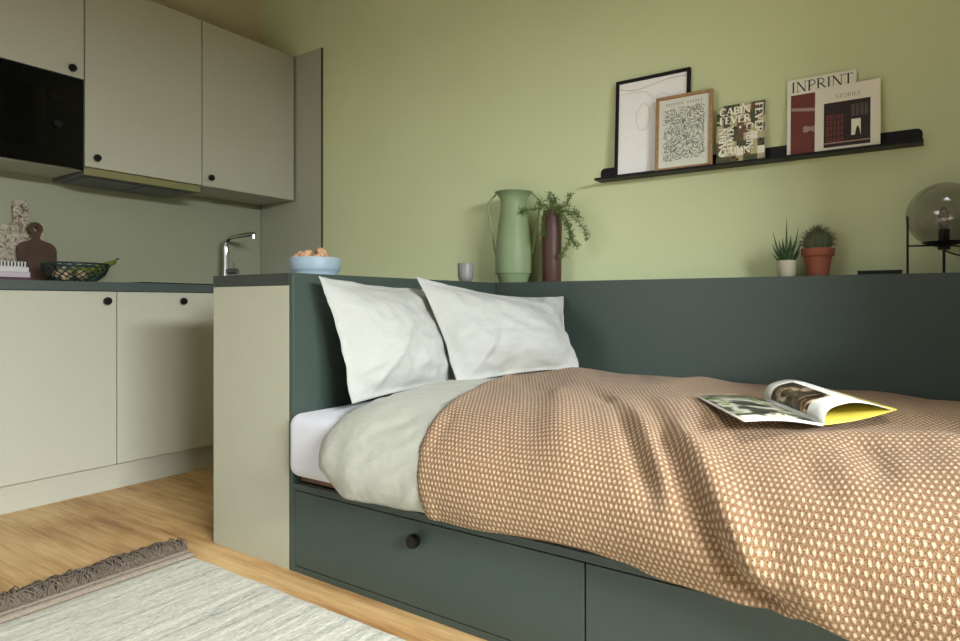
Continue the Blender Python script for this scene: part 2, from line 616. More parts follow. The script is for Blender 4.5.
base_unit(0.785, 1.391, 'pale beige base cabinet left of the joint, knob at its top right corner', 1.346)
base_unit(1.391, 1.985, 'pale beige base unit nearest the bed, knob at the middle of its top edge', 1.687)
u = base_unit(0.185, 0.785, 'pale beige base cabinet just beyond the left picture edge', 0.74)
base_unit(1.985, 2.53, 'beige base cabinet in the corner behind the bed end cabinet', 2.03)
k = bx('plinth', (-2.925, 0.185, 0), (-2.905, 2.53, 0.116), M['laminate'])
tag(k, 'pale beige plinth board along the floor under the base cabinets', 'plinth')
w = bx('worktop', (XL + 0.013, 0.185, 0.8645), (-2.85, 2.56, 0.903), M['worktop'], None, 0.002)
tag(w, 'dark grey green worktop running along the kitchen base cabinets', 'worktop')
h = thing('hob', 'thin black glass hob set in the kitchen worktop', 'hob', (-3.14, 1.79, 0.903))
bx('glass', (-0.21, -0.26, 0.0), (0.21, 0.26, 0.007), M['blackglass'], h, 0.002)
for sx, sy, rr in ((-0.1, -0.12, 0.07), (0.1, -0.12, 0.09), (-0.1, 0.13, 0.09), (0.1, 0.13, 0.07)):
    MB().lathe([(rr, 0.0072), (rr, 0.0076), (rr - 0.004, 0.0077)], (sx, sy, 0)).build('cooking_zone', M['blackglass2'], h)

XF = -3.11


def wall_unit(y0, y1, z0, label, knobpos, grp=True):
    t = thing('wall_cabinet', label, 'cabinet', (-3.28, (y0 + y1) / 2, z0), 'wall cabinets over the backsplash')
    o = Vector(t.location)
    bx('carcass', Vector((XL + 0.001, y0 + 0.001, z0)) - o, Vector((XF - 0.02, y1 - 0.001, 2.30)) - o, M['laminate'], t)
    d = bx('door', Vector((XF - 0.018, y0 + 0.002, z0 + 0.001)) - o, Vector((XF, y1 - 0.002, 2.30)) - o, M['laminate'], t, 0.0015)
    knob_x(d, XF - o.x, knobpos[0] - o.y, knobpos[1] - o.z)
    return t


wall_unit(1.372, 1.945, 1.432, 'taller beige wall cabinet over the extractor hood', (1.419, 1.476))
wall_unit(1.947, 2.545, 1.432, 'beige wall cabinet beside the tall end panel, nothing mounted below', (1.99, 1.478))
wall_unit(0.775, 1.370, 1.822, 'short beige wall cabinet directly above the black microwave', (1.315, 1.856))
wall_unit(0.175, 0.773, 1.432, 'beige wall cabinet beyond the left picture edge beside the microwave', (0.73, 1.478))
hs = bx('microwave_housing', (XL + 0.001, 0.777, 1.412), (XF - 0.03, 1.369, 1.43), M['laminate'])
tag(hs, 'beige shelf panel carrying the black built-in microwave', 'shelf')
t = thing('microwave', 'black built-in microwave under the short wall cabinet', 'microwave', (-3.28, 1.073, 1.431))
bx('body', (-0.17, -0.29, 0), (0.145, 0.29, 0.388), M['black'], t)
d = bx('front_frame', (0.146, -0.295, -0.016), (0.168, 0.295, 0.389), M['blackglass2'], t, 0.002)
bx('door_glass', (0.1685, -0.265, 0.055), (0.172, 0.145, 0.318), M['blackglass'], t, 0.001)
c = bx('control_panel', (0.1685, 0.15, 0.055), (0.171, 0.225, 0.318), M['blackglass2'], t, 0.001)
MB().lathe([(0.017, 0.171), (0.016, 0.185), (0.001, 0.186)], (0, 0.187, 0.165), 24, 'X').build('dial', M['black_satin'], c, smooth='auto')
bx('display', (0.1712, 0.165, 0.27), (0.172, 0.21, 0.295), M['blackglass'], c, 0)
t = thing('extractor_hood', 'slim extractor hood slung under the taller wall cabinet', 'hood', (-3.28, 1.658, 1.43))
bx('housing', (-0.165, -0.283, -0.034), (0.15, 0.283, 0.0), M['filter'], t, 0.001)
bx('visor', (0.1505, -0.284, -0.034), (0.160, 0.284, 0.0), M['hoodlip'], t, 0.001)
for yy in (-0.14, 0.14):
    bx('grease_filter', (-0.13, yy - 0.12, -0.038), (0.12, yy + 0.12, -0.0345), M['filter'], t, 0.001)
struct('trim_2', (-3.445, 2.561, 0), (-2.890, 2.5735, 2.31), M['panel_beige'], 0.0005)
struct('gap_shade_strip', (-2.8898, 2.561, 0), (-2.887, 2.5735, 2.31), M['gap_shade'])  # dark strip drawn for the shadow line between end board and wall

# tap
t = thing('kitchen_tap', 'chrome kitchen tap with horizontal spout behind the bed end cabinet', 'tap', (-3.33, 2.235, 0.903))
MB().lathe([(0.026, 0), (0.026, 0.006), (0.019, 0.008), (0.019, 0.10), (0.0155, 0.102), (0.0145, 0.104)], (0, 0, 0)).build('base', M['chrome'], t, smooth='auto')
sp = cat_rom([(0, 0, 0.10), (0, 0, 0.2), (0.0, 0, 0.25), (0.012, 0.003, 0.278), (0.04, 0.010, 0.292), (0.12, 0.028, 0.300), (0.20, 0.046, 0.306)], 8)
MB().tube(sp, [0.0165] * 16 + [0.0125] * (len(sp) - 16), 16).build('spout', M['chrome'], t, smooth='auto')
MB().lathe([(0.014, 0), (0.014, 0.022), (0.010, 0.023)], (0.195, 0.045, 0.278)).build('aerator', M['chrome'], t, smooth='auto')
hd = MB().tube([(0.015, 0.005, 0.095), (0.075, 0.022, 0.095)], 0.017, 18).build('handle', M['steel'], t, smooth='auto')
MB().tube([(0.05, 0.018, 0.105), (0.048, 0.018, 0.15)], 0.0045, 8).build('lever', M['chrome'], hd, smooth='auto')

# ------------------------------------------------------------------ bed end cabinet
t = thing('end_cabinet', 'beige cabinet with dark green top closing the head of the bed', 'cabinet', (-1.779, 1.92, 0))
bx('body', (-0.194, -0.644, 0.0), (0.196, 0.654, 0.866), M['panel_beige'], t, 0.001)
bx('top', (-0.196, -0.6445, 0.8665), (0.196, 0.654, 0.904), M['teal_core'], t, 0.001)

# ------------------------------------------------------------------ daybed
t = thing('daybed', 'built-in daybed in dark green laminate with drawers under the mattress', 'bed', (-0.6, 1.85, 0))
O = Vector(t.location)


def bb(n, a, b, mm, p=t, bv=0.0012):
    return bx(n, Vector(a) - O, Vector(b) - O, mm, p, bv)


bb('headboard', (-1.582, 1.276, 0.0), (-1.564, 2.3935, 0.904), M['teal'])
bb('back_panel', (-1.582, 2.394, 0.0), (0.45, 2.412, 0.904), M['teal'])
bb('ledge', (-1.582, 2.4125, 0.886), (0.45, 2.574, 0.904), M['teal'])
bb('foot_panel', (0.432, 1.276, 0.0), (0.45, 2.3935, 0.904), M['teal'])
bb('plinth_rail', (-1.5635, 1.278, 0.0), (0.4315, 1.296, 0.018), M['teal'])
bb('top_rail', (-1.5635, 1.276, 0.2485), (0.4315, 1.296, 0.268), M['teal'])
bb('side_stile', (-1.5635, 1.277, 0.0185), (-1.5555, 1.296, 0.248), M['teal'])
bb('drawer_shade_sheet', (-1.5635, 1.30, 0.0), (0.4315, 1.31, 0.247), M['drawer_shade'])  # dark sheet added behind the drawer fronts as shade in their gaps
bb('mattress_base', (-1.5635, 1.305, 0.268), (0.4315, 2.3935, 0.293), M['plywood'])
for x0, x1 in ((-1.553, -0.6025), (-0.5985, 0.43)):
    d = bb('drawer', (x0, 1.277, 0.021), (x1, 1.2955, 0.2455), M['teal'])
    xm = (x0 + x1) / 2 + 0.005
    MB().lathe([(0.007, 0), (0.007, -0.01), (0.0175, -0.013), (0.0185, -0.022), (0.0165, -0.030), (0.001, -0.031)], (xm - O.x, 1.277 - O.y, 0.2), 28, 'Y').build('knob', M['black_satin'], d, smooth='auto')


# ------------------------------------------------------------------ mattress
def rbox_mesh(a, b, r, name, m_, wob=0.0):
    m1 = MB().box(a, b)
    o = m1.build(name, m_, None, bevel=r, seg=6)
    for p in o.data.polygons:
        p.use_smooth = True
    return o


o = rbox_mesh((-1.561, 1.245, 0.2935), (0.43, 2.388, 0.482), 0.036, 'mattress', M['mattress'])
tag(o, 'white mattress with white fitted sheet, bare at its left end', 'mattress')

# ------------------------------------------------------------------ bedding
PROF = cat_rom([(2.385, 0.535, 0), (2.2, 0.55, 0), (1.9, 0.56, 0), (1.6, 0.56, 0), (1.4, 0.548, 0), (1.28, 0.522, 0), (1.200, 0.475, 0), (1.158, 0.415, 0), (1.150, 0.35, 0), (1.175, 0.285, 0)], 20)
SL = [0.0]
for a, b in zip(PROF, PROF[1:]):
    SL.append(SL[-1] + (b - a).length)
STOT = SL[-1]


def prof(s):
    s = max(0, s)
    if s >= STOT:
        d = (PROF[-1] - PROF[-2]).normalized()
        p = PROF[-1] + d * (s - STOT)
        return p, d
    lo, hi = 0, len(SL) - 1
    while hi - lo > 1:
        mid = (lo + hi) // 2
        if SL[mid] <= s:
            lo = mid
        else:
            hi = mid
    f = (s - SL[lo]) / (SL[hi] - SL[lo])
    return PROF[lo].lerp(PROF[hi], f), (PROF[hi] - PROF[lo]).normalized()


def seg_dist(px, py, pts):
    best = (9, 0, 0)
    tot = 0
    n = len(pts) - 1
    for i in range(n):
        ax, ay = pts[i]
        bx_, by = pts[i + 1]
        dx, dy = bx_ - ax, by - ay
        L2 = dx * dx + dy * dy
        f = max(0, min(1, ((px - ax) * dx + (py - ay) * dy) / L2))
        qx, qy = ax + dx * f, ay + dy * f
        d = math.hypot(px - qx, py - qy)
        if d < best[0]:
            best = (d, (i + f) / n, 0)
    return best


# (polyline in (x, distance from back), amplitude, width, taper start, taper end)
FOLDS = [
    ([(-0.90, 0.60), (-0.80, 0.86), (-0.70, 1.04), (-0.62, 1.17), (-0.55, 1.3)], 0.020, 0.050, 0.3, 0.4),
    ([(-0.94, 0.60), (-0.87, 0.78), (-0.80, 0.92), (-0.72, 1.06)], -0.010, 0.030, 0.6, 0.5),
    ([(-0.92, 0.42), (-0.84, 0.60), (-0.70, 0.79), (-0.58, 0.95), (-0.50, 1.09), (-0.455, 1.17), (-0.42, 1.23), (-0.40, 1.30)], -0.024, 0.025, 0.55, 0.25),
    ([(-0.70, 0.72), (-0.63, 0.87), (-0.51, 1.03), (-0.455, 1.118), (-0.40, 1.187), (-0.365, 1.27)], 0.020, 0.028, 0.3, 0.3),
    ([(-0.66, 0.62), (-0.57, 0.82), (-0.46, 1.02), (-0.394, 1.155), (-0.35, 1.218), (-0.315, 1.275), (-0.27, 1.33), (-0.22, 1.37), (-0.17, 1.39)], -0.030, 0.025, 0.45, 0.1),
    ([(-0.47, 0.95), (-0.40, 1.08), (-0.345, 1.144), (-0.315, 1.195), (-0.275, 1.254), (-0.225, 1.323), (-0.17, 1.365)], 0.030, 0.030, 0.25, 0.2),
    ([(-0.13, 0.95), (-0.075, 1.04), (-0.055, 1.12), (-0.06, 1.2)], -0.012, 0.028, 0.3, 0.4),
    ([(-0.19, 1.06), (-0.15, 1.15), (-0.10, 1.24)], -0.010, 0.035, 0.4, 0.4),
    ([(-0.20, 1.28), (-0.15, 1.33), (-0.09, 1.40), (-0.02, 1.45)], 0.014, 0.035, 0.3, 0.1),
    ([(-0.26, 1.09), (-0.19, 1.01), (-0.12, 0.975), (0.0, 0.95), (0.15, 0.95)], 0.013, 0.05, 0.3, 0.3),
    ([(0.02, 0.85), (0.05, 1.0), (0.08, 1.2)], 0.012, 0.05, 0.4, 0.3),
    ([(-1.25, 0.30), (-1.08, 0.55), (-0.95, 0.70), (-0.85, 0.74)], -0.008, 0.05, 0.3, 0.3),
    ([(-1.1, 0.1), (-1.0, 0.35), (-0.88, 0.55), (-0.82, 0.7)], 0.012, 0.06, 0.2, 0.4),
    ([(-0.85, 0.05), (-0.78, 0.3), (-0.72, 0.5)], -0.010, 0.05, 0.2, 0.4),
    ([(-0.62, 0.02), (-0.60, 0.3), (-0.60, 0.55), (-0.66, 0.75)], 0.012, 0.06, 0.2, 0.3),
    ([(-0.45, 0.02), (-0.40, 0.3), (-0.42, 0.6)], -0.010, 0.05, 0.2, 0.3),
    ([(-1.06, 1.0), (-0.97, 1.12), (-0.955, 1.25), (-0.93, 1.36)], -0.006, 0.02, 0.3, 0.2),
]


def smooth01(x):
    x = max(0, min(1, x))
    return x * x * (3 - 2 * x)


def surf(x, s, off=0.0, folds=True):
    p, d = prof(s)
    nrm = Vector((0, -d.y, d.x))  # (x,Y,Z) outward normal of the profile
    if nrm.z < 0 and s < 1.0:
        nrm = -nrm
    nrm = Vector((0, d.y, -d.x))
    if nrm.z < 0 and s < 1.0:
        nrm = -nrm
    h = off
    if folds:
        for pts, amp, wd, t0, t1 in FOLDS:
            xs = [q[0] for q in pts]
            if x < min(xs) - 4 * wd or x > max(xs) + 4 * wd:
                continue
            dist, f, _ = seg_dist(x, s, pts)
            if dist < 3.2 * wd:
                tp = smooth01(f / t0) * smooth01((1 - f) / t1) if 0 < f < 1 else 0
                # soft ends
                tp = max(tp, 0)
                h += amp * tp * math.exp(-(dist / wd) ** 2)
        h += 0.012 * noise.noise(Vector((x * 3.1, s * 2.7, 1.3))) + 0.006 * noise.noise(Vector((x * 7, s * 5, 4.3)))
        h += 0.016 * math.exp(-((x + 1.12) / 0.14) ** 2 - ((s - 0.12) / 0.25) ** 2) - 0.006 * math.exp(-((x + 0.3) / 0.25) ** 2 - ((s - 0.05) / 0.12) ** 2)
        h -= 0.022 * smooth01((x + 0.15) / 0.25) * (1 - smooth01(s / 0.3))
        h += 0.018 * math.exp(-((x + 0.40) / 0.16) ** 2 - ((s - 0.80) / 0.16) ** 2)
        h += 0.020 * math.exp(-((x + 0.05) / 0.16) ** 2 - ((s - 0.68) / 0.20) ** 2)
        # fuller, lower hanging overhang towards the foot
        h += 0.03 * smooth01((x + 0.5) / 0.5) * smooth01((s - 0.95) / 0.3) * (1 - 0.7 * smooth01((s - 1.28) / 0.15))
    return Vector((x, p.x, p.y)) + Vector((0, nrm.y, nrm.z)) * h


def outn(s):
    p, d = prof(s)
    return Vector((0, d.y, -d.x))


def edge_x(s):
    """left edge of the blanket"""
    pts = [(0, -1.33), (0.25, -1.285), (0.5, -1.215), (0.71, -1.155), (0.99, -1.06), (1.12, -1.025), (1.19, -1.008), (1.26, -0.988), (1.37, -0.965), (1.5, -0.95)]
    for (a, xa), (b, xb) in zip(pts, pts[1:]):
        if s <= b:
            return xa + (xb - xa) * (s - a) / (b - a)
    return pts[-1][1]


def sheet(name, xl, xr, s0, smax, off, mtl, nu, nv, thick, folds=True, extra=None):
    me = bpy.data.meshes.new(name)
    vs, fs, uvs = [], [], []
    for j in range(nv + 1):
        for i in range(nu + 1):
            a = i / nu
            xe = xr
            sm = smax(xl(1.2) + a * (xe - xl(1.2)))
            s = s0 + (sm - s0) * j / nv
            x0 = xl(s)
            x = x0 + a * (xe - x0)
            p = surf(x, s, off, folds)
            if extra:
                p = extra(p, x, s, a, j / nv)
            vs.append(p)
            uvs.append((x + 0.55 * (xl(1.2) - x0) * (1 - a) ** 2 * 1.0, s))
    for j in range(nv):
        for i in range(nu):
            q = j * (nu + 1) + i
            fs.append((q, q + nu + 1, q + nu + 2, q + 1))
    me.from_pydata(vs, [], fs)
    uvl = me.uv_layers.new(name='UVMap')
    for lp in me.loops:
        uvl.data[lp.index].uv = uvs[lp.vertex_index]
    me.materials.append(mtl)
    for p in me.polygons:
        p.use_smooth = True
    o = bpy.data.objects.new(name, me)
    COL.objects.link(o)
    sd = o.modifiers.new('thickness', 'SOLIDIFY')
    sd.thickness = thick
    sd.offset = -1
    return o


def blanket_hem(x):
    pts = [(-1.1, 1.372), (-0.9, 1.384), (-0.75, 1.38), (-0.6, 1.378), (-0.5, 1.386), (-0.42, 1.402), (-0.33, 1.402), (-0.22, 1.40), (-0.15, 1.385), (-0.1, 1.395), (0, 1.43), (0.2, 1.47), (0.6, 1.5)]
    for (a, xa), (b, xb) in zip(pts, pts[1:]):
        if x <= b:
            f = max(0, (x - a) / (b - a))
            return xa + (xb - xa) * smooth01(f)
    return 1.5


def blanket_extra(p, x, s, a, b):
    # turned edge along the head side and the hem
    e = math.exp(-(a * 1.6 / 0.03) ** 2)
    p = p + outn(s) * (-0.010 * math.exp(-((x - edge_x(s)) / 0.012) ** 2) + 0.006 * math.exp(-(((x - edge_x(s)) - 0.035) / 0.02) ** 2))
    return p


def sheet_left(s):
    pts = [(0, -1.37), (0.8, -1.37), (1.04, -1.362), (1.13, -1.364), (1.18, -1.366), (1.24, -1.362), (1.28, -1.352), (1.33, -1.33), (1.37, -1.30), (1.42, -1.27)]
    for (a, xa), (b, xb) in zip(pts, pts[1:]):
        if s <= b:
            return xa + (xb - xa) * (s - a) / (b - a)
    return pts[-1][1]


def duvet_extra(p, x, s, a, b):
    ed = (x - sheet_left(s))
    n = outn(s)
    # rolled left edge drops towards the mattress
    drop = 0.038 * math.exp(-(ed / 0.028) ** 1.5) if ed >= 0 else 0.038
    p = p - n * drop * (1 if s < 1.1 else max(0.55, 1 - (s - 1.1) * 2))
    w = 0.006 * noise.noise(Vector((x * 9 + s * 4, s * 6, 9.0))) + 0.0045 * noise.noise(Vector((x * 20 + s * 10, s * 15, 2.0))) + 0.0015 * noise.noise(Vector((x * 50, s * 44, 2.0)))
    under = smooth01((x - edge_x(s) - 0.03) / 0.06)
    return p + n * (w * (1 - under) - 0.012 * under)


dv = sheet('duvet', sheet_left, 0.425, 0.01, lambda x: 1.386 + 0.008 * math.sin(x * 8) - 0.018 * math.exp(-((x + 1.36) / 0.07) ** 2) - 0.06 * smooth01((x + 0.9) / 0.1), -0.009, M['linen'], 220, 150, 0.018, True, duvet_extra)
tag(dv, 'pale sage linen duvet showing between white mattress and brown blanket', 'duvet')
bl = sheet('blanket', edge_x, 0.428, 0.0, blanket_hem, 0.0, M['weave'], 330, 300, 0.006, True, blanket_extra)
tag(bl, 'brown and cream woven wool blanket draped over the bed', 'blanket')


# ------------------------------------------------------------------ pillows
def pillow(name, label, TL, TR, BR, BL, T, seed, flange=0.012, bulge=0.0, creases=()):
    TL, TR, BR, BL = map(Vector, (TL, TR, BR, BL))
    nrm = (TR - TL).cross(BL - TL).normalized()
    c = (TL + TR + BR + BL) / 4
    if nrm.dot(Vector((0, 0, 0.81)) - c) < 0:
        nrm = -nrm
    nu, nv = 64, 48
    m_ = MB()
    grids = []
    wdt, hgt = (TR - TL).length, (BL - TL).length
    for side in (1, -1):
        g = []
        for j in range(nv + 1):
            row = []
            for i in range(nu + 1):
                u, v = i / nu, j / nv
                # edges pulled inwards between the pointed corners
                pin = 0.030 * math.sin(math.pi * v) * (1 - 2 * u) + 0.02 * (4 * v * (1 - v)) * (1 - 2 * u)
                piv = 0.030 * math.sin(math.pi * u) * (1 - 2 * v) + 0.02 * (4 * u * (1 - u)) * (1 - 2 * v)
                uu, vv = u + pin * 0.7, v + piv * 0.7
                if bulge:
                    uu += bulge * smooth01((u - 0.5) * 2) * (math.sin(math.pi * min(1, v * 1.0)) ** 0.6)
                p = TL.lerp(TR, uu).lerp(BL.lerp(BR, uu), vv)
                du = min(u, 1 - u) * wdt - flange
                dv_ = min(v, 1 - v) * hgt - flange
                if du > 0 and dv_ > 0:
                    a = min(1, du / (wdt / 2 - flange))
                    b = min(1, dv_ / (hgt / 2 - flange))
                    th = (1 - (1 - a) ** 2.6) ** 1.0 * (1 - (1 - b) ** 2.6) ** 1.0
                    th *= T * (1.0 + 0.18 * (v - 0.4))
                else:
                    th = 0
                wr = 0
                if th > 0:
                    q = Vector((u * 3.2 + seed, v * 2.6, seed * 1.7))
                    wr = 0.014 * noise.noise(q) + 0.009 * noise.noise(q * 2.7) + 0.003 * noise.noise(q * 7)
                    # gathers near the seam
                    e = math.exp(-min(du, dv_) / 0.05)
                    wr += 0.010 * e * noise.noise(Vector((u * 13, v * 13, seed)))
                    for (ax, ay, bx_, by, am, wd) in creases:
                        dist, f, _ = seg_dist(u, v, [(ax, ay), (bx_, by)])
                        wr += am * math.exp(-(dist / wd) ** 2) * (1 if 0 < f < 1 else 0.7)
                    wr *= min(1, th / (T * 0.25))
                fl = 0.009 * noise.noise(Vector((u * 7, v * 7, seed + 3))) + 0.002 * noise.noise(Vector((u * 25, v * 25, seed)))
                p = p + nrm * (side * (th * 0.5 + 0.0015) + (wr if side > 0 else wr * 0.4) + fl)
                row.append(m_.bm.verts.new(p))
            g.append(row)
        grids.append(g)
        for j in range(nv):
            for i in range(nu):
                m_.bm.faces.new((g[j][i], g[j][i + 1], g[j + 1][i + 1], g[j + 1][i]))
    a, b = grids
    rim = [(j, i) for i in range(nu + 1) for j in (0,)] + [(j, nu) for j in range(1, nv + 1)] + [(nv, i) for i in range(nu - 1, -1, -1)] + [(j, 0) for j in range(nv - 1, 0, -1)]
    for q in range(len(rim)):
        (j0, i0), (j1, i1) = rim[q], rim[(q + 1) % len(rim)]
        m_.bm.faces.new((a[j0][i0], a[j1][i1], b[j1][i1], b[j0][i0]))
    o = m_.build(name, M['linen_pillow'], smooth=True)
    return tag(o, label, 'pillow', 'white pillows at the head of the bed')


pillow('pillow', 'off-white linen pillow leaning on the headboard, left of the others',
       (-1.495, 1.315, 0.892), (-1.50, 1.93, 0.865), (-1.31, 1.84, 0.53), (-1.375, 1.335, 0.515), 0.15, 1.3,
       creases=((0.15, 0.95, 0.45, 0.45, 0.010, 0.03), (0.05, 0.8, 0.3, 0.7, 0.008, 0.02), (0.7, 0.2, 0.95, 0.5, -0.008, 0.03)))
pillow('pillow', 'off-white linen pillow propped in front, overlapping the other two',
       (-1.425, 1.685, 0.904), (-1.200, 2.21, 0.812), (-1.065, 2.205, 0.567), (-1.27, 1.71, 0.54), 0.15, 5.1, bulge=0.075,
       creases=((0.12, 0.95, 0.35, 0.55, 0.012, 0.025), (0.05, 0.75, 0.2, 0.6, -0.008, 0.02), (0.4, 0.5, 0.6, 0.4, -0.006, 0.05), (0.9, 0.2, 0.75, 0.35, 0.008, 0.03)))
pillow('pillow', 'off-white pillow mostly hidden in the corner, one square corner showing',
       (-1.53, 2.28, 0.855), (-1.205, 2.358, 0.840), (-1.15, 2.32, 0.57), (-1.46, 2.25, 0.55), 0.03, 8.2)

# ------------------------------------------------------------------ magazine on the blanket
t = thing('open_magazine', 'open magazine with curled page and yellow cover lying on the blanket', 'magazine', (-0.236, 1.555, 0.567))
O2 = Vector(t.location)
C_, G_ = Vector((-0.157, 1.424, 0.572)), Vector((-0.315, 1.686, 0.576))
A_, B_ = Vector((-0.443, 1.57, 0.588)), Vector((-0.281, 1.311, 0.585))
E_, F_ = Vector((-0.045, 1.545, 0.594)), Vector((-0.195, 1.80, 0.596))


def patch(name, fn, u0, u1, v0, v1, m_, parent, nu=16, nv=4, thick=0.0006, lift=0.0):
    q = MB()
    g = []
    for j in range(nv + 1):
        g.append([q.bm.verts.new(fn(u0 + (u1 - u0) * i / nu, v0 + (v1 - v0) * j / nv) + Vector((0, 0, lift)) - O2) for i in range(nu + 1)])
    for j in range(nv):
        for i in range(nu):
            q.bm.faces.new((g[j][i], g[j][i + 1], g[j + 1][i + 1], g[j + 1][i]))
    o = q.build(name, m_, parent, smooth=True)
    sd = o.modifiers.new('thickness', 'SOLIDIFY')
    sd.thickness = thick
    sd.offset = -1 if o.data.polygons[0].normal.z > 0 else 1
    return o


def left_page(u, v):   # u from gutter outwards, v from near end to far end
    p = C_.lerp(B_, u).lerp(G_.lerp(A_, u), v)
    return p + Vector((0, 0, 0.006 * math.sin(math.pi * u)))


def right_low(u, v):
    p = C_.lerp(E_, u).lerp(G_.lerp(F_, u), v)
    return p - Vector((0, 0, 0.004 * math.sin(math.pi * u)))


def arch(u, v):
    p = C_.lerp(E_, u).lerp(G_.lerp(F_, u), v)
    h = (0.034 + 0.006 * v) * (math.sin(math.pi * min(1, u ** 0.62))) ** 0.9
    back = -0.012 * math.sin(math.pi * min(1, u * 3)) if u < 0.33 else 0
    d = (E_ - C_).normalized()
    return p + Vector((0, 0, h)) + d * back


pg = patch('left_pages', left_page, 0, 1, 0, 1, M['paper'], t, thick=0.004)
patch('print', left_page, 0.03, 0.985, 0.03, 0.985, M['mag_green'], pg, thick=0.0003, lift=0.0005)
patch('back_cover', right_low, 0, 1.06, -0.0, 1.03, M['yellow'], t, thick=0.002)
ap = patch('curled_page', arch, 0, 1, 0, 1, M['paper'], t, nu=32, nv=8, thick=0.0015)
patch('print', arch, 0.006, 0.36, 0.24, 0.86, M['mag_brown'], ap, nu=26, thick=0.0003, lift=0.0006)

# ------------------------------------------------------------------ rug
t = thing('rug', 'pale grey and cream woven rug with a taupe fringe', 'rug', (-1.1, 0.0, 0))
m_ = MB()
nx, ny = 90, 120
g = []
x0, x1, y0, y1 = -0.81, 1.6, -1.3, 1.165
for j in range(ny + 1):
    row = []
    for i in range(nx + 1):
        x, y = x0 + (x1 - x0) * i / nx, y0 + (y1 - y0) * j / ny
        e = 0.004 * noise.noise(Vector((x * 14, y * 3, 0)))
        z = 0.011 + 0.002 * noise.noise(Vector((x * 26, y * 9, 3))) if 0 < i < nx and 0 < j < ny else 0.002
        row.append(m_.bm.verts.new((x, y + (e if j == ny else 0), z)))
    g.append(row)
for j in range(ny):
    for i in range(nx):
        m_.bm.faces.new((g[j][i], g[j][i + 1], g[j + 1][i + 1], g[j + 1][i]))
m_.build('pile', M['rug'], t, smooth=True)
m_ = MB()
for xo in (-0.010, -0.036):
    pts = [(x0 + xo + 0.0008 * math.sin(y * 500 + xo * 99), y, 0.009 + 0.001 * math.sin(y * 410)) for y in [y0 + (y1 - y0) * k / 420 for k in range(421)]]
    m_.tube(pts, [0.0148 + 0.0008 * math.sin(k * 1.9) for k in range(421)], 8, flat=0.6)
m_.build('braided_band', M['band'], t, smooth=True)
m_ = MB()
for k in range(3200):
    y = y0 + (y1 - y0) * random.random()
    L = random.uniform(0.075, 0.135)
    a = random.gauss(0, 0.42)
    xb = x0 - 0.044
    pts = []
    zt = random.uniform(0.006, 0.042)
    cur = random.uniform(-0.03, 0.03)
    for q in range(6):
        f = q / 5
        pts.append((xb - L * f * math.cos(a), min(y1 + 0.012, y + L * f * math.sin(a) + cur * f * f), 0.008 + zt * math.sin(math.pi * min(1, f * 1.05)) * (1 - 0.3 * f) + 0.002 * random.random()))
    m_.tube(pts, [0.0024, 0.0024, 0.0022, 0.002, 0.0018, 0.001], 4)
fr = m_.build('fringe', M['fringe'], t, smooth=True)
fr['kind'] = 'stuff'

# ------------------------------------------------------------------ bowl of snacks, cup
t = thing('snack_bowl', 'pale blue bowl standing on the bed end cabinet', 'bowl', (-1.785, 1.556, 0.905))
MB().lathe([(0.070, 0), (0.078, 0.003), (0.080, 0.018), (0.086, 0.024), (0.089, 0.03), (0.090, 0.066), (0.088, 0.069), (0.085, 0.067), (0.083, 0.03), (0.06, 0.014), (0.001, 0.012)], seg=56).build('bowl_wall', M['blue'], t, smooth='auto')
spots = [(-0.04, -0.035, 0.06), (0.0, -0.045, 0.062), (0.035, -0.03, 0.062), (-0.055, 0.0, 0.058), (-0.015, 0.0, 0.074), (0.025, 0.01, 0.078), (0.055, 0.01, 0.06), (-0.03, 0.04, 0.062), (0.01, 0.045, 0.066), (0.04, 0.045, 0.06), (-0.045, -0.02, 0.074), (0.012, 0.02, 0.088), (-0.062, -0.03, 0.066), (-0.03, -0.05, 0.07), (0.0, -0.04, 0.08)]
for i, (sx, sy, sz) in enumerate(spots):
    o = MB().ball((0, 0, 0), 0.022, 18, (1.1, 0.9, 0.62), 0.75).build('cracker', M['snack'], None, smooth=True)
    o.location = Vector(t.location) + Vector((sx, sy, sz))
    o.rotation_euler = (random.uniform(-0.6, 0.6), random.uniform(-0.6, 0.6), random.uniform(0, 6))
    tag(o, 'orange crinkled cracker heaped in the pale blue bowl', 'cracker', 'crackers in the blue bowl')
c = MB().lathe([(0.016, 0), (0.024, 0.003), (0.031, 0.013), (0.034, 0.028), (0.0345, 0.078), (0.0335, 0.080), (0.032, 0.078), (0.031, 0.02), (0.001, 0.008)], seg=72, flute=(14, 0.018, 0.01, 0.075)).build('cup', M['cup'], None, smooth='auto')
c.location = (-1.622, 2.25, 0.905)
tag(c, 'small grey fluted cup beside the green vase', 'cup')

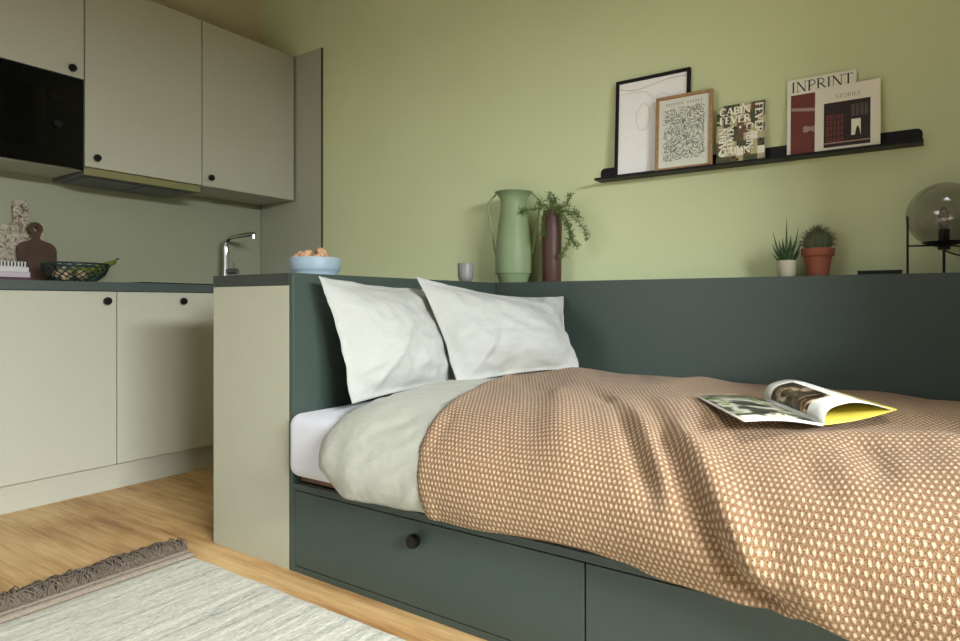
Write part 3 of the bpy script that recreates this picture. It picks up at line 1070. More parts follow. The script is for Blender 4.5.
# ------------------------------------------------------------------ vases
t = thing('enamel_vase', 'tall sage green vase with two thin handles on the ledge', 'vase', (-1.522, 2.484, 0.905))
MB().lathe([(0.062, 0), (0.065, 0.005), (0.075, 0.038), (0.076, 0.040), (0.082, 0.042), (0.083, 0.046), (0.083, 0.145), (0.079, 0.185), (0.069, 0.26), (0.060, 0.325), (0.0575, 0.355), (0.061, 0.380), (0.074, 0.400), (0.086, 0.408), (0.086, 0.412), (0.072, 0.408), (0.055, 0.40), (0.051, 0.37), (0.06, 0.28), (0.075, 0.16), (0.001, 0.05)], seg=64).build('body', M['vase_green'], t, smooth='auto')
dr = Vector((math.cos(R(34.5)), math.sin(R(34.5)), 0))
dr = Vector((0.95, 0.31, 0)).normalized() * 1.0
for sgn in (-1, 1):
    p = [Vector((0, 0, 0.405)) + dr * sgn * 0.083, Vector((0, 0, 0.385)) + dr * sgn * 0.104, Vector((0, 0, 0.366)) + dr * sgn * 0.120, Vector((0, 0, 0.345)) + dr * sgn * 0.121, Vector((0, 0, 0.25)) + dr * sgn * 0.106, Vector((0, 0, 0.16)) + dr * sgn * 0.091, Vector((0, 0, 0.13)) + dr * sgn * 0.084]
    MB().tube(cat_rom(p, 6), 0.0042, 8).build('handle', M['vase_green'], t, smooth=True)

VB = Vector((-1.324, 2.478, 0.905))
t = thing('bottle_vase', 'slim dark oxblood vase beside the sage green vase', 'vase', VB)
MB().lathe([(0.040, 0), (0.042, 0.004), (0.043, 0.1), (0.044, 0.2), (0.045, 0.245), (0.043, 0.27), (0.039, 0.292), (0.036, 0.308), (0.036, 0.312), (0.032, 0.311), (0.030, 0.3), (0.035, 0.25), (0.001, 0.2)], seg=48).build('body', M['vase_red'], t, smooth='auto')
t = thing('fern_sprigs', 'feathery green fern sprigs spilling out of the oxblood vase', 'plant', VB + Vector((0, 0, 0.30)))
stems = [
    [(0, 0, -0.06), (0.0, 0, 0.02), (-0.005, -0.01, 0.05), (0.0, -0.02, 0.085)],
    [(0.01, 0, -0.06), (0.02, 0, 0.02), (0.05, -0.02, 0.02), (0.085, -0.02, 0.03), (0.102, -0.02, 0.075)],
    [(0.01, 0, -0.06), (0.02, -0.01, 0.015), (0.07, -0.03, 0.0), (0.12, -0.03, -0.03), (0.165, -0.03, -0.08), (0.185, -0.03, -0.13)],
    [(0.01, 0, -0.06), (0.02, -0.02, 0.01), (0.06, -0.04, -0.01), (0.10, -0.05, -0.07), (0.12, -0.05, -0.11)],
    [(0.01, 0, -0.06), (0.03, -0.02, 0.01), (0.09, -0.04, -0.04), (0.11, -0.05, -0.12), (0.09, -0.05, -0.165), (0.075, -0.05, -0.20)],
    [(0.01, 0, -0.06), (0.03, -0.02, 0.01), (0.10, -0.04, -0.05), (0.125, -0.05, -0.13), (0.15, -0.05, -0.155)],
    [(0, 0, -0.06), (-0.01, 0, 0.015), (-0.05, -0.02, 0.022), (-0.10, -0.03, 0.018), (-0.14, -0.03, 0.018)],
    [(0, 0, -0.06), (-0.01, -0.01, 0.02), (-0.035, -0.03, 0.035), (-0.05, -0.03, 0.05)],
    [(0, 0, -0.06), (0.005, -0.02, 0.015), (0.0, -0.055, -0.01), (-0.005, -0.062, -0.06), (-0.008, -0.06, -0.105)],
    [(0.0, 0, -0.06), (0.01, 0.0, 0.02), (0.02, -0.02, 0.05), (0.03, -0.03, 0.06)],
    [(0.01, 0, -0.06), (0.02, -0.02, 0.01), (0.08, -0.04, 0.0), (0.13, -0.04, -0.01), (0.15, -0.04, -0.03)],
]
for st in stems:
    path = cat_rom(st, 12)
    q = MB().tube(path, 0.0014, 5)
    so = q.build('stem', M['stem'], t, smooth=True)
    q = MB()
    for i, p in enumerate(path):
        if i < 14:
            continue
        dens = 3 if i < len(path) - 6 else 5
        for _ in range(dens):
            if random.random() < 0.25:
                continue
            d = Vector((random.gauss(0, 1), random.gauss(0, 0.5), random.gauss(0.1, 0.9))).normalized()
            L = random.uniform(0.008, 0.026)
            e = p + d * L
            q.tube([p, p.lerp(e, 0.5) + Vector((0, 0, -0.001)), e], [0.0005, 0.0006, 0.0003], 3)
            for w_ in range(5):
                b0 = p.lerp(e, random.uniform(0.3, 1))
                d2 = (d + Vector((random.gauss(0, 0.9), random.gauss(0, 0.6), random.gauss(0, 0.9)))).normalized()
                q.tube([b0, b0 + d2 * random.uniform(0.003, 0.008)], [0.0008, 0.0003], 3)
    q.build('frond', M['fern'], t)

# ------------------------------------------------------------------ plants on the ledge
t = thing('potted_aloe', 'spiky aloe in a small cream pot left of the cactus', 'plant', (-0.388, 2.475, 0.905))
MB().lathe([(0.026, 0), (0.028, 0.003), (0.032, 0.055), (0.031, 0.058), (0.029, 0.056), (0.028, 0.05), (0.001, 0.049)], seg=40).build('pot', M['pot_white'], t, smooth='auto')
MB().lathe([(0.0285, 0.0495), (0.028, 0.052), (0.001, 0.053)]).build('soil', M['soil'], t, smooth=True)
leaves = [((0.0, 0, 0.212), 0.2), ((-0.045, 0.0, 0.165), -1), ((0.038, 0.01, 0.178), 1), ((-0.044, -0.02, 0.12), -1), ((0.05, -0.01, 0.125), 1), ((-0.038, 0.02, 0.10), -1), ((0.042, 0.02, 0.098), 1), ((-0.02, -0.03, 0.13), 0), ((0.022, -0.035, 0.12), 0), ((0.01, 0.03, 0.15), 0), ((-0.018, 0.03, 0.14), 0), ((0.0, -0.045, 0.09), 0), ((-0.045, -0.01, 0.085), 0), ((0.045, -0.015, 0.085), 0), ((0.02, 0.02, 0.12), 0)]
for (ex, ey, ez), _ in leaves:
    e = Vector((ex, ey, ez))
    b = Vector((ex * 0.15, ey * 0.15, 0.05))
    mid = b.lerp(e, 0.5) + Vector((ex * 0.10, ey * 0.10, -0.003))
    path = cat_rom([b, mid, e], 6)
    n_ = len(path)
    MB().tube(path, [max(0.0006, 0.0105 * (1 - (i / (n_ - 1)) ** 1.3)) for i in range(n_)], 8, flat=0.5).build('leaf', M['aloe'], t, smooth=True)
t = thing('potted_cactus', 'round spiny cactus in a terracotta pot right of the aloe', 'plant', (-0.289, 2.47, 0.905))
MB().lathe([(0.032, 0), (0.033, 0.002), (0.043, 0.066), (0.049, 0.068), (0.051, 0.071), (0.053, 0.092), (0.051, 0.095), (0.046, 0.094), (0.044, 0.082), (0.001, 0.080)], seg=48).build('pot', M['terracotta'], t, smooth='auto')
MB().lathe([(0.0445, 0.082), (0.044, 0.086), (0.001, 0.087)]).build('soil', M['soil'], t, smooth=True)
cb = MB().lathe([(0.030, 0.084), (0.038, 0.095), (0.0425, 0.112), (0.0405, 0.130), (0.032, 0.145), (0.018, 0.153), (0.001, 0.155)], seg=96, flute=(16, 0.07, 0.08, 0.152)).build('cactus_body', M['cactus'], t, smooth=True)
q = MB()
for rib in range(16):
    a = 2 * math.pi * rib / 16
    for k in range(7):
        th = R(-5 + k * 15)
        c0 = Vector((0.0435 * math.cos(th) * math.cos(a), 0.0435 * math.cos(th) * math.sin(a), 0.112 + 0.043 * math.sin(th)))
        nn = Vector((math.cos(th) * math.cos(a), math.cos(th) * math.sin(a), math.sin(th)))
        for _ in range(4):
            d = (nn + Vector((random.gauss(0, 0.4), random.gauss(0, 0.4), random.gauss(0.1, 0.4)))).normalized()
            q.tube([c0 - nn * 0.002, c0 + d * random.uniform(0.012, 0.027)], [0.0009, 0.0002], 3)
s_ = q.build('spines', M['spine'], t)
s_['kind'] = 'stuff'
nb = thing('notebook', 'thin black notebook lying on the ledge left of the lamp', 'notebook', (-0.108, 2.47, 0.905))
bx('cover', (-0.062, -0.045, 0.010), (0.062, 0.045, 0.013), M['black'], nb, 0.0008)
bx('pages', (-0.060, -0.043, 0.002), (0.060, 0.043, 0.0098), M['black'], nb, 0)
bx('cover', (-0.062, -0.045, 0.0), (0.062, 0.045, 0.0018), M['black'], nb, 0.0006)

# ------------------------------------------------------------------ lamp
LC = Vector((0.062, 2.468, 0.905))
t = thing('globe_lamp', 'smoky glass globe table lamp on thin black metal legs', 'lamp', LC)
gr, gz = 0.101, 0.182
pr = []
for k in range(0, 41):
    a = R(-62 + k * 152 / 40)
    pr.append((max(0.0005, gr * math.cos(a)), gz + gr * math.sin(a)))
q = MB()
rings = []
for r_, z_ in pr:
    rings.append([q.bm.verts.new((r_ * math.cos(2 * math.pi * i / 64), r_ * math.sin(2 * math.pi * i / 64), z_)) for i in range(64)])
for a, b in zip(rings, rings[1:]):
    for i in range(64):
        q.bm.faces.new((a[i], a[(i + 1) % 64], b[(i + 1) % 64], b[i]))
q.build('glass_globe', M['smoky'], t, smooth=True)
MB().lathe([(0.012, 0.082), (0.030, 0.086), (0.056, 0.096), (0.058, 0.099), (0.050, 0.099), (0.001, 0.097)], seg=48).build('dish', M['black'], t, smooth='auto')
sk = MB().lathe([(0.016, 0.074), (0.016, 0.084), (0.015, 0.098), (0.015, 0.138), (0.001, 0.139)], seg=32).build('socket', M['black'], t, smooth='auto')
MB().lathe([(0.010, 0.139), (0.014, 0.15), (0.016, 0.172), (0.013, 0.192), (0.006, 0.206), (0.001, 0.208)], seg=24).build('bulb', M['smoky'], t, smooth=True)
MB().tube([(0.0, -0.004, 0.142), (-0.004, -0.004, 0.185), (0.004, -0.003, 0.185), (0.004, -0.003, 0.145)], 0.0016, 6).build('filament', M['filament'], t, smooth=True)
pl = [(-0.094, -0.03), (0.0505, -0.087), (0.0505, 0.087)]
for (lx, ly) in pl:
    MB().tube([(lx, ly, 0), (lx, ly, 0.182)], 0.0033, 10).build('leg', M['black'], t, smooth='auto')
    MB().tube([(lx, ly, 0.088), (0, 0, 0.088)], 0.0026, 8).build('cross_bar', M['black'], t, smooth='auto')
MB().tube([(0, 0, 0.0), (0, 0, 0.076)], 0.004, 10).build('centre_post', M['black'], t, smooth='auto')
cp = cat_rom([(0.0, -0.004, 0.072), (0.02, -0.02, 0.06), (0.045, -0.035, 0.052), (0.06, -0.04, 0.062), (0.062, -0.04, 0.08), (0.048, -0.038, 0.086), (0.040, -0.036, 0.07), (0.05, -0.036, 0.045), (0.08, -0.03, 0.02), (0.12, -0.02, 0.004), (0.22, 0.0, 0.004)], 8)
MB().tube(cp, 0.0026, 8).build('cord', M['cord'], t, smooth=True)

# ------------------------------------------------------------------ picture ledge
t = thing('picture_ledge', 'long black metal picture ledge on the green wall', 'shelf', (-0.565, 2.575, 1.332))
bx('tray', (-0.57, -0.070, 0.0), (0.575, -0.0005, 0.004), M['black'], t, 0.0008)
bx('front_lip', (-0.57, -0.0722, 0.0), (0.575, -0.0702, 0.009), M['black'], t, 0.0006)
rc = 0.018
ptsr = [(-0.57, 0.0045), (0.573, 0.0045)] + [(0.573 - rc + rc * math.cos(R(a)), 0.06 - rc + rc * math.sin(R(a))) for a in range(0, 91, 15)] + [(-0.57 + rc + rc * math.cos(R(a)), 0.06 - rc + rc * math.sin(R(a))) for a in range(90, 181, 15)]
MB().poly_prism(ptsr, 0.0005, 0.003, Matrix(((1, 0, 0, 0), (0, 0, -1, 0), (0, 1, 0, 0), (0, 0, 0, 1)))).build('back_plate', M['black'], t)

LZ = 1.3365


def lean(name, label, cat, xl, w_, h_, yb, yt, group=None):
    """an object whose back face leans from y=yb at the tray to y=yt at its top; local x right, y up, z out"""
    a = math.asin((yt - yb) / h_)
    o = thing(name, label, cat, (xl, yb, LZ), group)
    # local axes: X -> world X ; Y -> up and slightly back ; Z -> towards the room
    X = Vector((1, 0, 0))
    Yv = Vector((0, math.sin(a), math.cos(a)))
    Z = X.cross(Yv)
    o.matrix_world = Matrix(((X.x, Yv.x, Z.x, xl), (X.y, Yv.y, Z.y, yb), (X.z, Yv.z, Z.z, LZ), (0, 0, 0, 1)))
    return o


def frame_bars(w_, h_, b, t0):
    return MB().box((0, 0, 0), (b, h_, t0)).box((w_ - b, 0, 0), (w_, h_, t0)).box((b, 0, 0), (w_ - b, b, t0)).box((b, h_ - b, 0), (w_ - b, h_, t0))


def flat_curve(pts, r, z, q=None):
    """thin ribbon line in the local x,y plane"""
    q = q or MB()
    pts = cat_rom([(x, y, z) for x, y in pts], 8)
    q.tube(pts, r, 4, flat=0.3)
    return q


f = lean('framed_picture', 'large black framed pale line drawing at the left end of the picture ledge', 'picture', -1.058, 0.31, 0.412, 2.548, 2.570)
frame_bars(0.31, 0.41, 0.013, 0.016).build('frame', M['black'], f, 0.0008)
pc = bx('print', (0.012, 0.012, 0.002), (0.298, 0.398, 0.008), M['pale_paper'], f, 0)
q = flat_curve([(0.013, 0.375), (0.08, 0.362), (0.16, 0.372), (0.23, 0.384), (0.297, 0.382)], 0.0022, 0.0085)
flat_curve([(0.02, 0.352), (0.08, 0.352), (0.13, 0.345), (0.16, 0.31), (0.165, 0.27), (0.18, 0.22), (0.2, 0.18), (0.19, 0.12), (0.21, 0.07)], 0.0013, 0.0085, q)
flat_curve([(0.12, 0.30), (0.095, 0.27), (0.09, 0.23), (0.105, 0.195), (0.125, 0.19), (0.142, 0.22), (0.145, 0.26), (0.135, 0.29), (0.12, 0.30)], 0.0013, 0.0085, q)
flat_curve([(0.165, 0.31), (0.19, 0.33), (0.22, 0.32), (0.23, 0.29)], 0.0012, 0.0085, q)
q.build('drawing', M['line_grey'], pc)

f = lean('framed_picture', 'smaller oak framed print of dense leafy strokes', 'picture', -0.876, 0.223, 0.304, 2.524, 2.541)
frame_bars(0.222, 0.300, 0.012, 0.015).build('frame', M['oakframe'], f, 0.0008)
pc = bx('print', (0.011, 0.011, 0.002), (0.211, 0.289, 0.007), M['print_paper'], f, 0)
q = MB()
random.seed(3)
for k in range(900):
    x, y = random.uniform(0.032, 0.19), random.uniform(0.04, 0.25)
    a = noise.noise(Vector((x * 22, y * 22, 0.5))) * 5
    L = random.uniform(0.007, 0.017)
    dx, dy = math.cos(a) * L / 2, math.sin(a) * L / 2
    q.tube([(x - dx, y - dy, 0.0073), (x + dy * 0.2, y - dx * 0.2, 0.0073), (x + dx, y + dy, 0.0073)], [0.0003, 0.0011, 0.0003], 4, flat=0.3)
for k in range(14):
    x = 0.04 + k * 0.0105
    if k == 7:
        continue
    q.box((x, 0.262, 0.007), (x + 0.0015, 0.270, 0.0074)).box((x, 0.262, 0.007), (x + 0.005, 0.2635, 0.0074)).box((x, 0.268, 0.007), (x + 0.005, 0.270, 0.0074))
q.build('drawing', M['line_dark'], pc)

# serif capital letters drawn as strokes on a unit box (x 0..w, y 0..1): thick strokes, thin strokes, serifs
TK, TN = 0.13, 0.05


def arcp(cx, cy, rx, ry, a0, a1, n=14):
    return [(cx + rx * math.cos(R(a0 + (a1 - a0) * i / n)), cy + ry * math.sin(R(a0 + (a1 - a0) * i / n))) for i in range(n + 1)]


FONT = {
    'I': (0.36, [([(0.18, 0), (0.18, 1)], TK)], [(0.18, 0), (0.18, 1)]),
    'N': (0.88, [([(0.16, 0), (0.16, 1)], TN), ([(0.14, 1), (0.74, 0)], TK), ([(0.74, 0), (0.74, 1)], TN)], [(0.16, 0), (0.12, 1), (0.74, 1)]),
    'P': (0.68, [([(0.17, 0), (0.17, 1)], TK), ([(0.17, 0.97)] + arcp(0.34, 0.72, 0.27, 0.25, 90, -90) + [(0.17, 0.47)], 0.08)], [(0.17, 0), (0.12, 1)]),
    'R': (0.78, [([(0.17, 0), (0.17, 1)], TK), ([(0.17, 0.97)] + arcp(0.34, 0.73, 0.26, 0.24, 90, -90) + [(0.17, 0.49)], 0.08), ([(0.36, 0.49), (0.74, 0.0)], 0.11)], [(0.17, 0), (0.12, 1)]),
    'T': (0.72, [([(0.36, 0), (0.36, 1)], TK), ([(0.04, 0.97), (0.68, 0.97)], TN), ([(0.04, 0.84), (0.04, 1.0)], TN), ([(0.68, 0.84), (0.68, 1.0)], TN)], [(0.36, 0)]),
    'C': (0.80, [(arcp(0.42, 0.5, 0.34, 0.47, 45, 315, 22), 0.11), ([(0.68, 0.70), (0.68, 0.93)], TN)], []),
    'A': (0.80, [([(0.08, 0), (0.40, 1)], TN), ([(0.40, 1), (0.72, 0)], TK), ([(0.19, 0.34), (0.62, 0.34)], TN)], [(0.08, 0), (0.72, 0)]),
    'B': (0.72, [([(0.17, 0), (0.17, 1)], TK), ([(0.17, 0.97)] + arcp(0.34, 0.75, 0.23, 0.22, 90, -90) + [(0.17, 0.53)], 0.08), ([(0.17, 0.52)] + arcp(0.36, 0.275, 0.27, 0.245, 90, -90) + [(0.17, 0.03)], 0.09)], []),
    'F': (0.62, [([(0.17, 0), (0.17, 1)], TK), ([(0.10, 0.97), (0.56, 0.97)], TN), ([(0.56, 0.84), (0.56, 1)], TN), ([(0.17, 0.52), (0.46, 0.52)], TN)], [(0.17, 0)]),
    'E': (0.66, [([(0.17, 0), (0.17, 1)], TK), ([(0.10, 0.97), (0.58, 0.97)], TN), ([(0.58, 0.84), (0.58, 1)], TN), ([(0.17, 0.52), (0.46, 0.52)], TN), ([(0.10, 0.03), (0.62, 0.03)], TN), ([(0.62, 0.0), (0.62, 0.18)], TN)], []),
    'V': (0.80, [([(0.08, 1), (0.40, 0)], TK), ([(0.40, 0), (0.72, 1)], TN)], [(0.08, 1), (0.72, 1)]),
    'S': (0.60, [(arcp(0.32, 0.74, 0.22, 0.22, 30, 250, 12) + arcp(0.30, 0.27, 0.23, 0.24, 80, -150, 14), 0.10)], []),
    'O': (0.86, [(arcp(0.43, 0.5, 0.35, 0.47, 0, 360, 26), 0.10)], []),
}


def text(q, s, x, y, h, z, rot=0, width=None, thick=0.0004, bold=1.0):
    """adds serif text to the mesh; x,y = start of the baseline; rot in degrees"""
    tot = sum(FONT[c][0] if c != ' ' else 0.4 for c in s)
    k = (width / (tot * h)) if width else 1.0
    ca, sa = math.cos(R(rot)), math.sin(R(rot))
    pen = 0.0

    def tr(px, py):
        px, py = px * h * k, py * h
        return (x + px * ca - py * sa, y + px * sa + py * ca)
    for c in s:
        if c == ' ':
            pen += 0.4
            continue
        w_, strokes, serifs = FONT[c]
        n_ = 0
        for pts, wd in strokes + [([(sx - 0.12, 0.02 if sy < 0.5 else 0.98), (sx + 0.12, 0.02 if sy < 0.5 else 0.98)], 0.04) for sx, sy in serifs]:
            wd = wd * bold
            for (ax, ay), (bx_, by) in zip(pts, pts[1:]):
                dx, dy = bx_ - ax, by - ay
                L = math.hypot(dx, dy) or 1e-6
                nx_, ny_ = -dy / L * wd / 2, dx / L * wd / 2
                cs = [tr(pen + ax + nx_, ay + ny_), tr(pen + ax - nx_, ay - ny_), tr(pen + bx_ - nx_, by - ny_), tr(pen + bx_ + nx_, by + ny_)]
                n_ += 1
                zz = z + thick + 0.00001 * (n_ % 9)
                q.poly_prism(cs, z, zz)
        pen += w_
    return q


# cabin book
w_, h_ = 0.172, 0.228
f = lean('cabin_book', 'thick book with white capital letters over khaki and black picture squares', 'book', -0.643, w_, h_, 2.550, 2.570)
bx('book_block', (0.001, 0.001, 0), (w_ - 0.001, h_ - 0.001, 0.020), M['paper'], f, 0.0004)
random.seed(11)
layout = ["kookkbo", "ookkboo", "kokbkok", "kkobbko", "kkobkck", "bkkooko", "okkcbkc", "oobkook"]
q = MB().box((0, 0, 0.0202), (w_, h_, 0.0219))
NX, NY = 21, 24
gv = [[q.bm.verts.new((w_ * i / NX, h_ * j / NY, 0.0222)) for i in range(NX + 1)] for j in range(NY + 1)]
for j in range(NY):
    for i in range(NX):
        fc = q.bm.faces.new((gv[j][i], gv[j][i + 1], gv[j + 1][i + 1], gv[j + 1][i]))
        ch = layout[7 - j // 3][i // 3]
        fc.material_index = {'k': 0, 'o': 1, 'b': 2, 'c': 3}[ch]
        if random.random() < 0.06:
            fc.material_index = random.choice((4, 1, 3, 4))
cv = q.build('cover', [M['khaki'], M['olive'], M['brownink'], M['cover_cream'], M['ink']], f)
q = MB()
text(q, 'CABIN', 0.010, 0.190, 0.028, 0.0225, 0, 0.112, bold=1.7)
text(q, 'FEVER', 0.010, 0.156, 0.028, 0.0225, 0, 0.112, bold=1.7)
text(q, 'CABIN', 0.036, 0.030, 0.026, 0.0225, 90, 0.112, bold=1.7)
text(q, 'FEVER', 0.062, 0.056, 0.022, 0.0225, 90, 0.09, bold=1.6)
text(q, 'FEVER', 0.138, 0.222, 0.028, 0.0225, -90, 0.115, bold=1.7)
text(q, 'CABIN', 0.108, 0.150, 0.024, 0.0225, -90, 0.10, bold=1.6)
text(q, 'CABIN', 0.014, 0.036, 0.026, 0.0225, 0, 0.11, bold=1.7)
q.build('title', M['whiteink'], cv)

# inprint book
w_, h_ = 0.218, 0.286
f = lean('inprint_magazine', 'white magazine with INPRINT title and brick red cover picture', 'magazine', -0.398, w_, h_, 2.553, 2.570)
bx('pages', (0.0005, 0.0005, 0), (w_ - 0.0005, h_ - 0.0005, 0.008), M['paper'], f, 0.0003)
cv = bx('cover', (0, 0, 0.0082), (w_, h_, 0.009), M['cover_cream'], f, 0.0003)
cr = bx('cover_picture', (0.012, 0.0, 0.0091), (w_ - 0.012, 0.228, 0.0094), M['cover_red'], cv, 0)
q = MB()
q.poly_prism([(0.014, 0.182), (0.10, 0.170), (0.20, 0.174), (0.20, 0.162), (0.10, 0.158), (0.014, 0.171)], 0.0094, 0.0097)
q.poly_prism([(0.055 + 0.002, 0.10)] + arcp(0.062, 0.098, 0.012, 0.012, 200, 290, 6) + [(0.075, 0.092)] + arcp(0.09, 0.098, 0.013, 0.013, 250, 430, 10) + [(0.075, 0.104)] + arcp(0.062, 0.098, 0.012, 0.012, 60, 160, 6), 0.0094, 0.0098)
q.build('cover_shape', M['cover_pink'], cr)
text(MB(), 'INPRINT', 0.012, 0.238, 0.038, 0.0091, 0, 0.196, bold=0.9).build('title', M['ink'], cv)

# stories magazine
w_, h_ = 0.197, 0.236
f = lean('stories_magazine', 'cream magazine titled STORIES with dark building photo, rightmost on the ledge', 'magazine', -0.306, w_, h_, 2.534, 2.552)
bx('pages', (0.0005, 0.0005, 0), (w_ - 0.0005, h_ - 0.0005, 0.006), M['paper'], f, 0.0003)
cv = bx('cover', (0, 0, 0.0062), (w_, h_, 0.007), M['cover_cream'], f, 0.0003)
ph = bx('cover_picture', (0.028, 0.018, 0.0071), (0.168, 0.176, 0.0074), M['photo_dark'], cv, 0)
text(MB(), 'STORIES', 0.064, 0.190, 0.013, 0.0071, 0, 0.075, bold=0.7).build('title', M['ink_grey'], cv)
q = MB()
for i in range(5):
    for j in range(5):
        q.box((0.036 + i * 0.011, 0.036 + j * 0.020, 0.0074), (0.044 + i * 0.011, 0.052 + j * 0.020, 0.0077))
q.build('brick_bays', M['photo_red'], ph)
q = MB()
for i in range(4):
    q.box((0.112 + i * 0.013, 0.118, 0.0074), (0.122 + i * 0.013, 0.160, 0.0077))
q.build('shutters', M['photo_grey'], ph)
bx('lit_wall', (0.112, 0.052, 0.0074), (0.140, 0.108, 0.0077), M['whiteink'], ph, 0)
bx('kerb', (0.029, 0.030, 0.0074), (0.166, 0.034, 0.0077), M['cover_pink'], ph, 0)
MB().poly_prism([(0.122, 0.045), (0.140, 0.045), (0.137, 0.07), (0.131, 0.085), (0.126, 0.072)], 0.0078, 0.0081).build('figure_shape', M['ink'], ph)

# ------------------------------------------------------------------ things on the kitchen worktop
# dark walnut board with round handle, leaning on the backsplash
def paddle(name, label, outline, hole, yc, mtl, xb, xt, thick=0.016, zb=0.9035, h_=0.3, cat='chopping board'):
    """outline: local (y, z) points; leans with its back face from x=xb at the bottom to x=xt at height h_"""
    a = math.asin((xb - xt) / h_)
    Xv = Vector((0, 1, 0))
    Yv = Vector((-math.sin(a), 0, math.cos(a)))
    Z = Xv.cross(Yv)
    q = MB()
    n_ = len(outline)
    lo = [q.bm.verts.new((x, y, 0)) for x, y in outline]
    hi = [q.bm.verts.new((x, y, thick)) for x, y in outline]
    if hole:
        hl = [q.bm.verts.new((x, y, 0)) for x, y in hole]
        hh = [q.bm.verts.new((x, y, thick)) for x, y in hole]
        k = len(hole)
        for i in range(k):
            j = (i + 1) % k
            q.bm.faces.new((hl[j], hl[i], hh[i], hh[j]))
        for ov, hv in ((lo, hl), (hi, hh)):
            es = []
            for ring in (ov, hv):
                for i in range(len(ring)):
                    es.append(q.bm.edges.get((ring[i], ring[(i + 1) % len(ring)])) or q.bm.edges.new((ring[i], ring[(i + 1) % len(ring)])))
            bmesh.ops.triangle_fill(q.bm, use_beauty=True, use_dissolve=False, edges=es)
    else:
        q.bm.faces.new(list(reversed(lo)))
        q.bm.faces.new(hi)
    for i in range(n_):
        j = (i + 1) % n_
        q.bm.faces.new((lo[i], lo[j], hi[j], hi[i]))
    o = q.build(name, mtl)
    o.matrix_world = Matrix(((Xv.x, Yv.x, Z.x, xb), (Xv.y, Yv.y, Z.y, yc), (Xv.z, Yv.z, Z.z, zb), (0, 0, 0, 1)))
    return tag(o, label, cat)


half = [(0.070, 0.0), (0.073, 0.02), (0.078, 0.12), (0.080, 0.155), (0.076, 0.172), (0.062, 0.186), (0.034, 0.196), (0.018, 0.203), (0.014, 0.213), (0.018, 0.228), (0.028, 0.242), (0.031, 0.256), (0.028, 0.270), (0.017, 0.282), (0.0, 0.286)]
outl = half + [(-x, y) for x, y in reversed(half[:-1])]
paddle('chopping_board', 'dark walnut chopping board with round knob handle on the worktop', outl, arcp(0, 0.254, 0.011, 0.013, 0, 345, 20), 1.272, M['board_wood'], -3.330, -3.385)
oz = [(-0.20, 0), (0.10, 0), (0.105, 0.10), (0.10, 0.17), (0.085, 0.22), (0.088, 0.28), (0.078, 0.288), (0.062, 0.275), (0.05, 0.26), (0.034, 0.27), (0.03, 0.30), (0.034, 0.365), (0.026, 0.382), (0.0, 0.388), (-0.026, 0.382), (-0.034, 0.36), (-0.03, 0.30), (-0.035, 0.275), (-0.06, 0.268), (-0.10, 0.262), (-0.20, 0.25)]
paddle('patterned_board', 'cream board with brown floral pattern behind the walnut board', oz, arcp(0.001, 0.342, 0.011, 0.022, 0, 345, 20), 1.235, M['floral'], -3.385, -3.435, h_=0.37, cat='serving board', thick=0.012)
# stack of books lying in front of the boards
bk = [('white striped book lying topmost of the stack at the left', 'book_white', 0.045, 0.066, 0.150), ('lilac book in the middle of the stack at the left', 'book_pink', 0.022, 0.0445, 0.155), ('plum book at the bottom of the stack at the left', 'book_purple', 0.0, 0.0215, 0.16)]
for lb_, mm, z0_, z1_, hw in bk:
    t = thing('book', lb_ + ' of the worktop', 'book', (-3.27, 1.04, 0.9035 + z0_), 'books stacked on the worktop')
    hh_ = z1_ - z0_
    bx('pages', (-0.055, -hw + 0.002, 0.0015), (0.052, hw - 0.004, hh_ - 0.0015), M['paper'], t, 0)
    bx('cover', (-0.057, -hw, hh_ - 0.0014), (0.056, hw, hh_), M[mm], t, 0)
    bx('cover', (-0.057, -hw, 0.0), (0.056, hw, 0.0014), M[mm], t, 0)
    sp_ = bx('spine', (0.0525, -hw, 0.0015), (0.056, hw, hh_ - 0.0015), M[mm], t, 0)
st = thing('striped_box', 'small box with black and white stripes on the book stack', 'box', (-3.27, 1.04, 0.970))
bx('box_body', (-0.05, -0.14, 0), (0.054, 0.14, 0.023), M['book_white'], st, 0.0005)
q = MB()
for k in range(22):
    y = -0.135 + k * 0.0125
    q.box((0.0541, y, 0.002), (0.0546, y + 0.006, 0.022))
q.build('stripes', M['ink'], st)

# wire fruit basket
BC = Vector((-3.15, 1.352, 0.9035))
t = thing('wire_basket', 'dark wire fruit basket beside the walnut board', 'basket', BC)
NB = 22


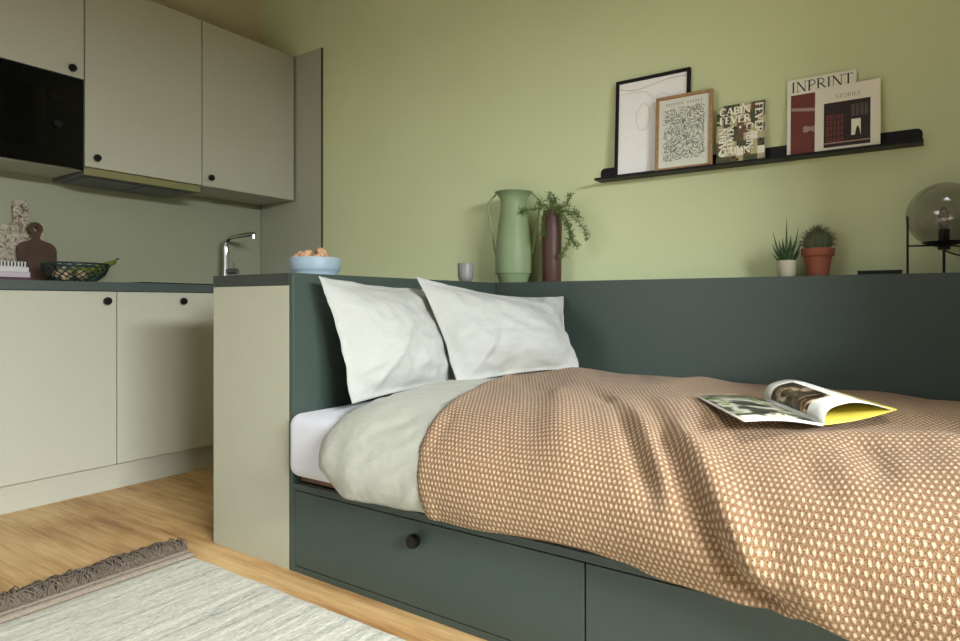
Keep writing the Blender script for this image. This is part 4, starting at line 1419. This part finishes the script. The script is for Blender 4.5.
def bowl_pt(a, f):
    r_ = 0.05 + (0.125 - 0.05) * (math.sin(f * math.pi / 2)) ** 0.8
    return Vector((r_ * math.cos(a), r_ * 1.05 * math.sin(a), 0.004 + 0.082 * f ** 1.35))


q = MB()
for sgn in (1, -1):
    for k in range(NB):
        a0 = 2 * math.pi * k / NB
        q.tube([bowl_pt(a0 + sgn * f / 9 * 1.1, f / 9) for f in range(10)], 0.0026, 5)
q.build('wire_lattice', M['basketwire'], t, smooth=True)
for f_, nm in ((1.0, 'rim'), (0.0, 'base_ring')):
    MB().tube([bowl_pt(2 * math.pi * k / 48, f_) for k in range(48)], 0.0042, 8, closed=True).build(nm, M['basketwire'], t, smooth=True)
for i, (dx, dy, a0, zz) in enumerate(((0.0, 0.0, 0.0, 0.055), (0.022, 0.008, 0.10, 0.075), (-0.02, 0.0, -0.1, 0.06))):
    path = []
    for k in range(15):
        f_ = k / 14
        ang = -0.2 + f_ * 1.0
        path.append((dx + 0.02 * math.sin(f_ * 3), dy - 0.055 + f_ * 0.215, zz - 0.018 + 0.058 * f_ ** 1.6 - 0.012 * math.sin(math.pi * f_)))
    rr = [0.004 + 0.0135 * math.sin(math.pi * min(1, 0.06 + k / 14 * 0.98)) ** 0.5 for k in range(15)]
    rr[-1], rr[-2] = 0.005, 0.006
    o = MB().tube(path, rr, 10).build('banana', M['banana'], None, smooth=True)
    o.location = BC
    o.rotation_euler = (0, 0, a0)
    tip = MB().tube([path[-1], (path[-1][0], path[-1][1] + 0.014, path[-1][2] + 0.006)], [0.005, 0.006], 8).build('stalk', M['banana_tip'], o, smooth=True)
    tag(o, ['green banana lying lowest in the wire basket', 'green banana on top, stalk sticking out over the basket rim', 'green banana at the back of the wire basket'][i], 'banana', 'bananas in the wire basket')
for dx, dy, r_ in ((0.045, -0.06, 0.026), (0.055, 0.0, 0.024), (0.0, -0.07, 0.024)):
    o = MB().ball((0, 0, 0), r_, 20, (1, 1, 0.92)).build('onion', M['onion'], None, smooth=True)
    o.location = BC + Vector((dx, dy, 0.034))
    tag(o, 'pale round fruit lying in the wire basket', 'fruit', 'pale fruit in the wire basket')
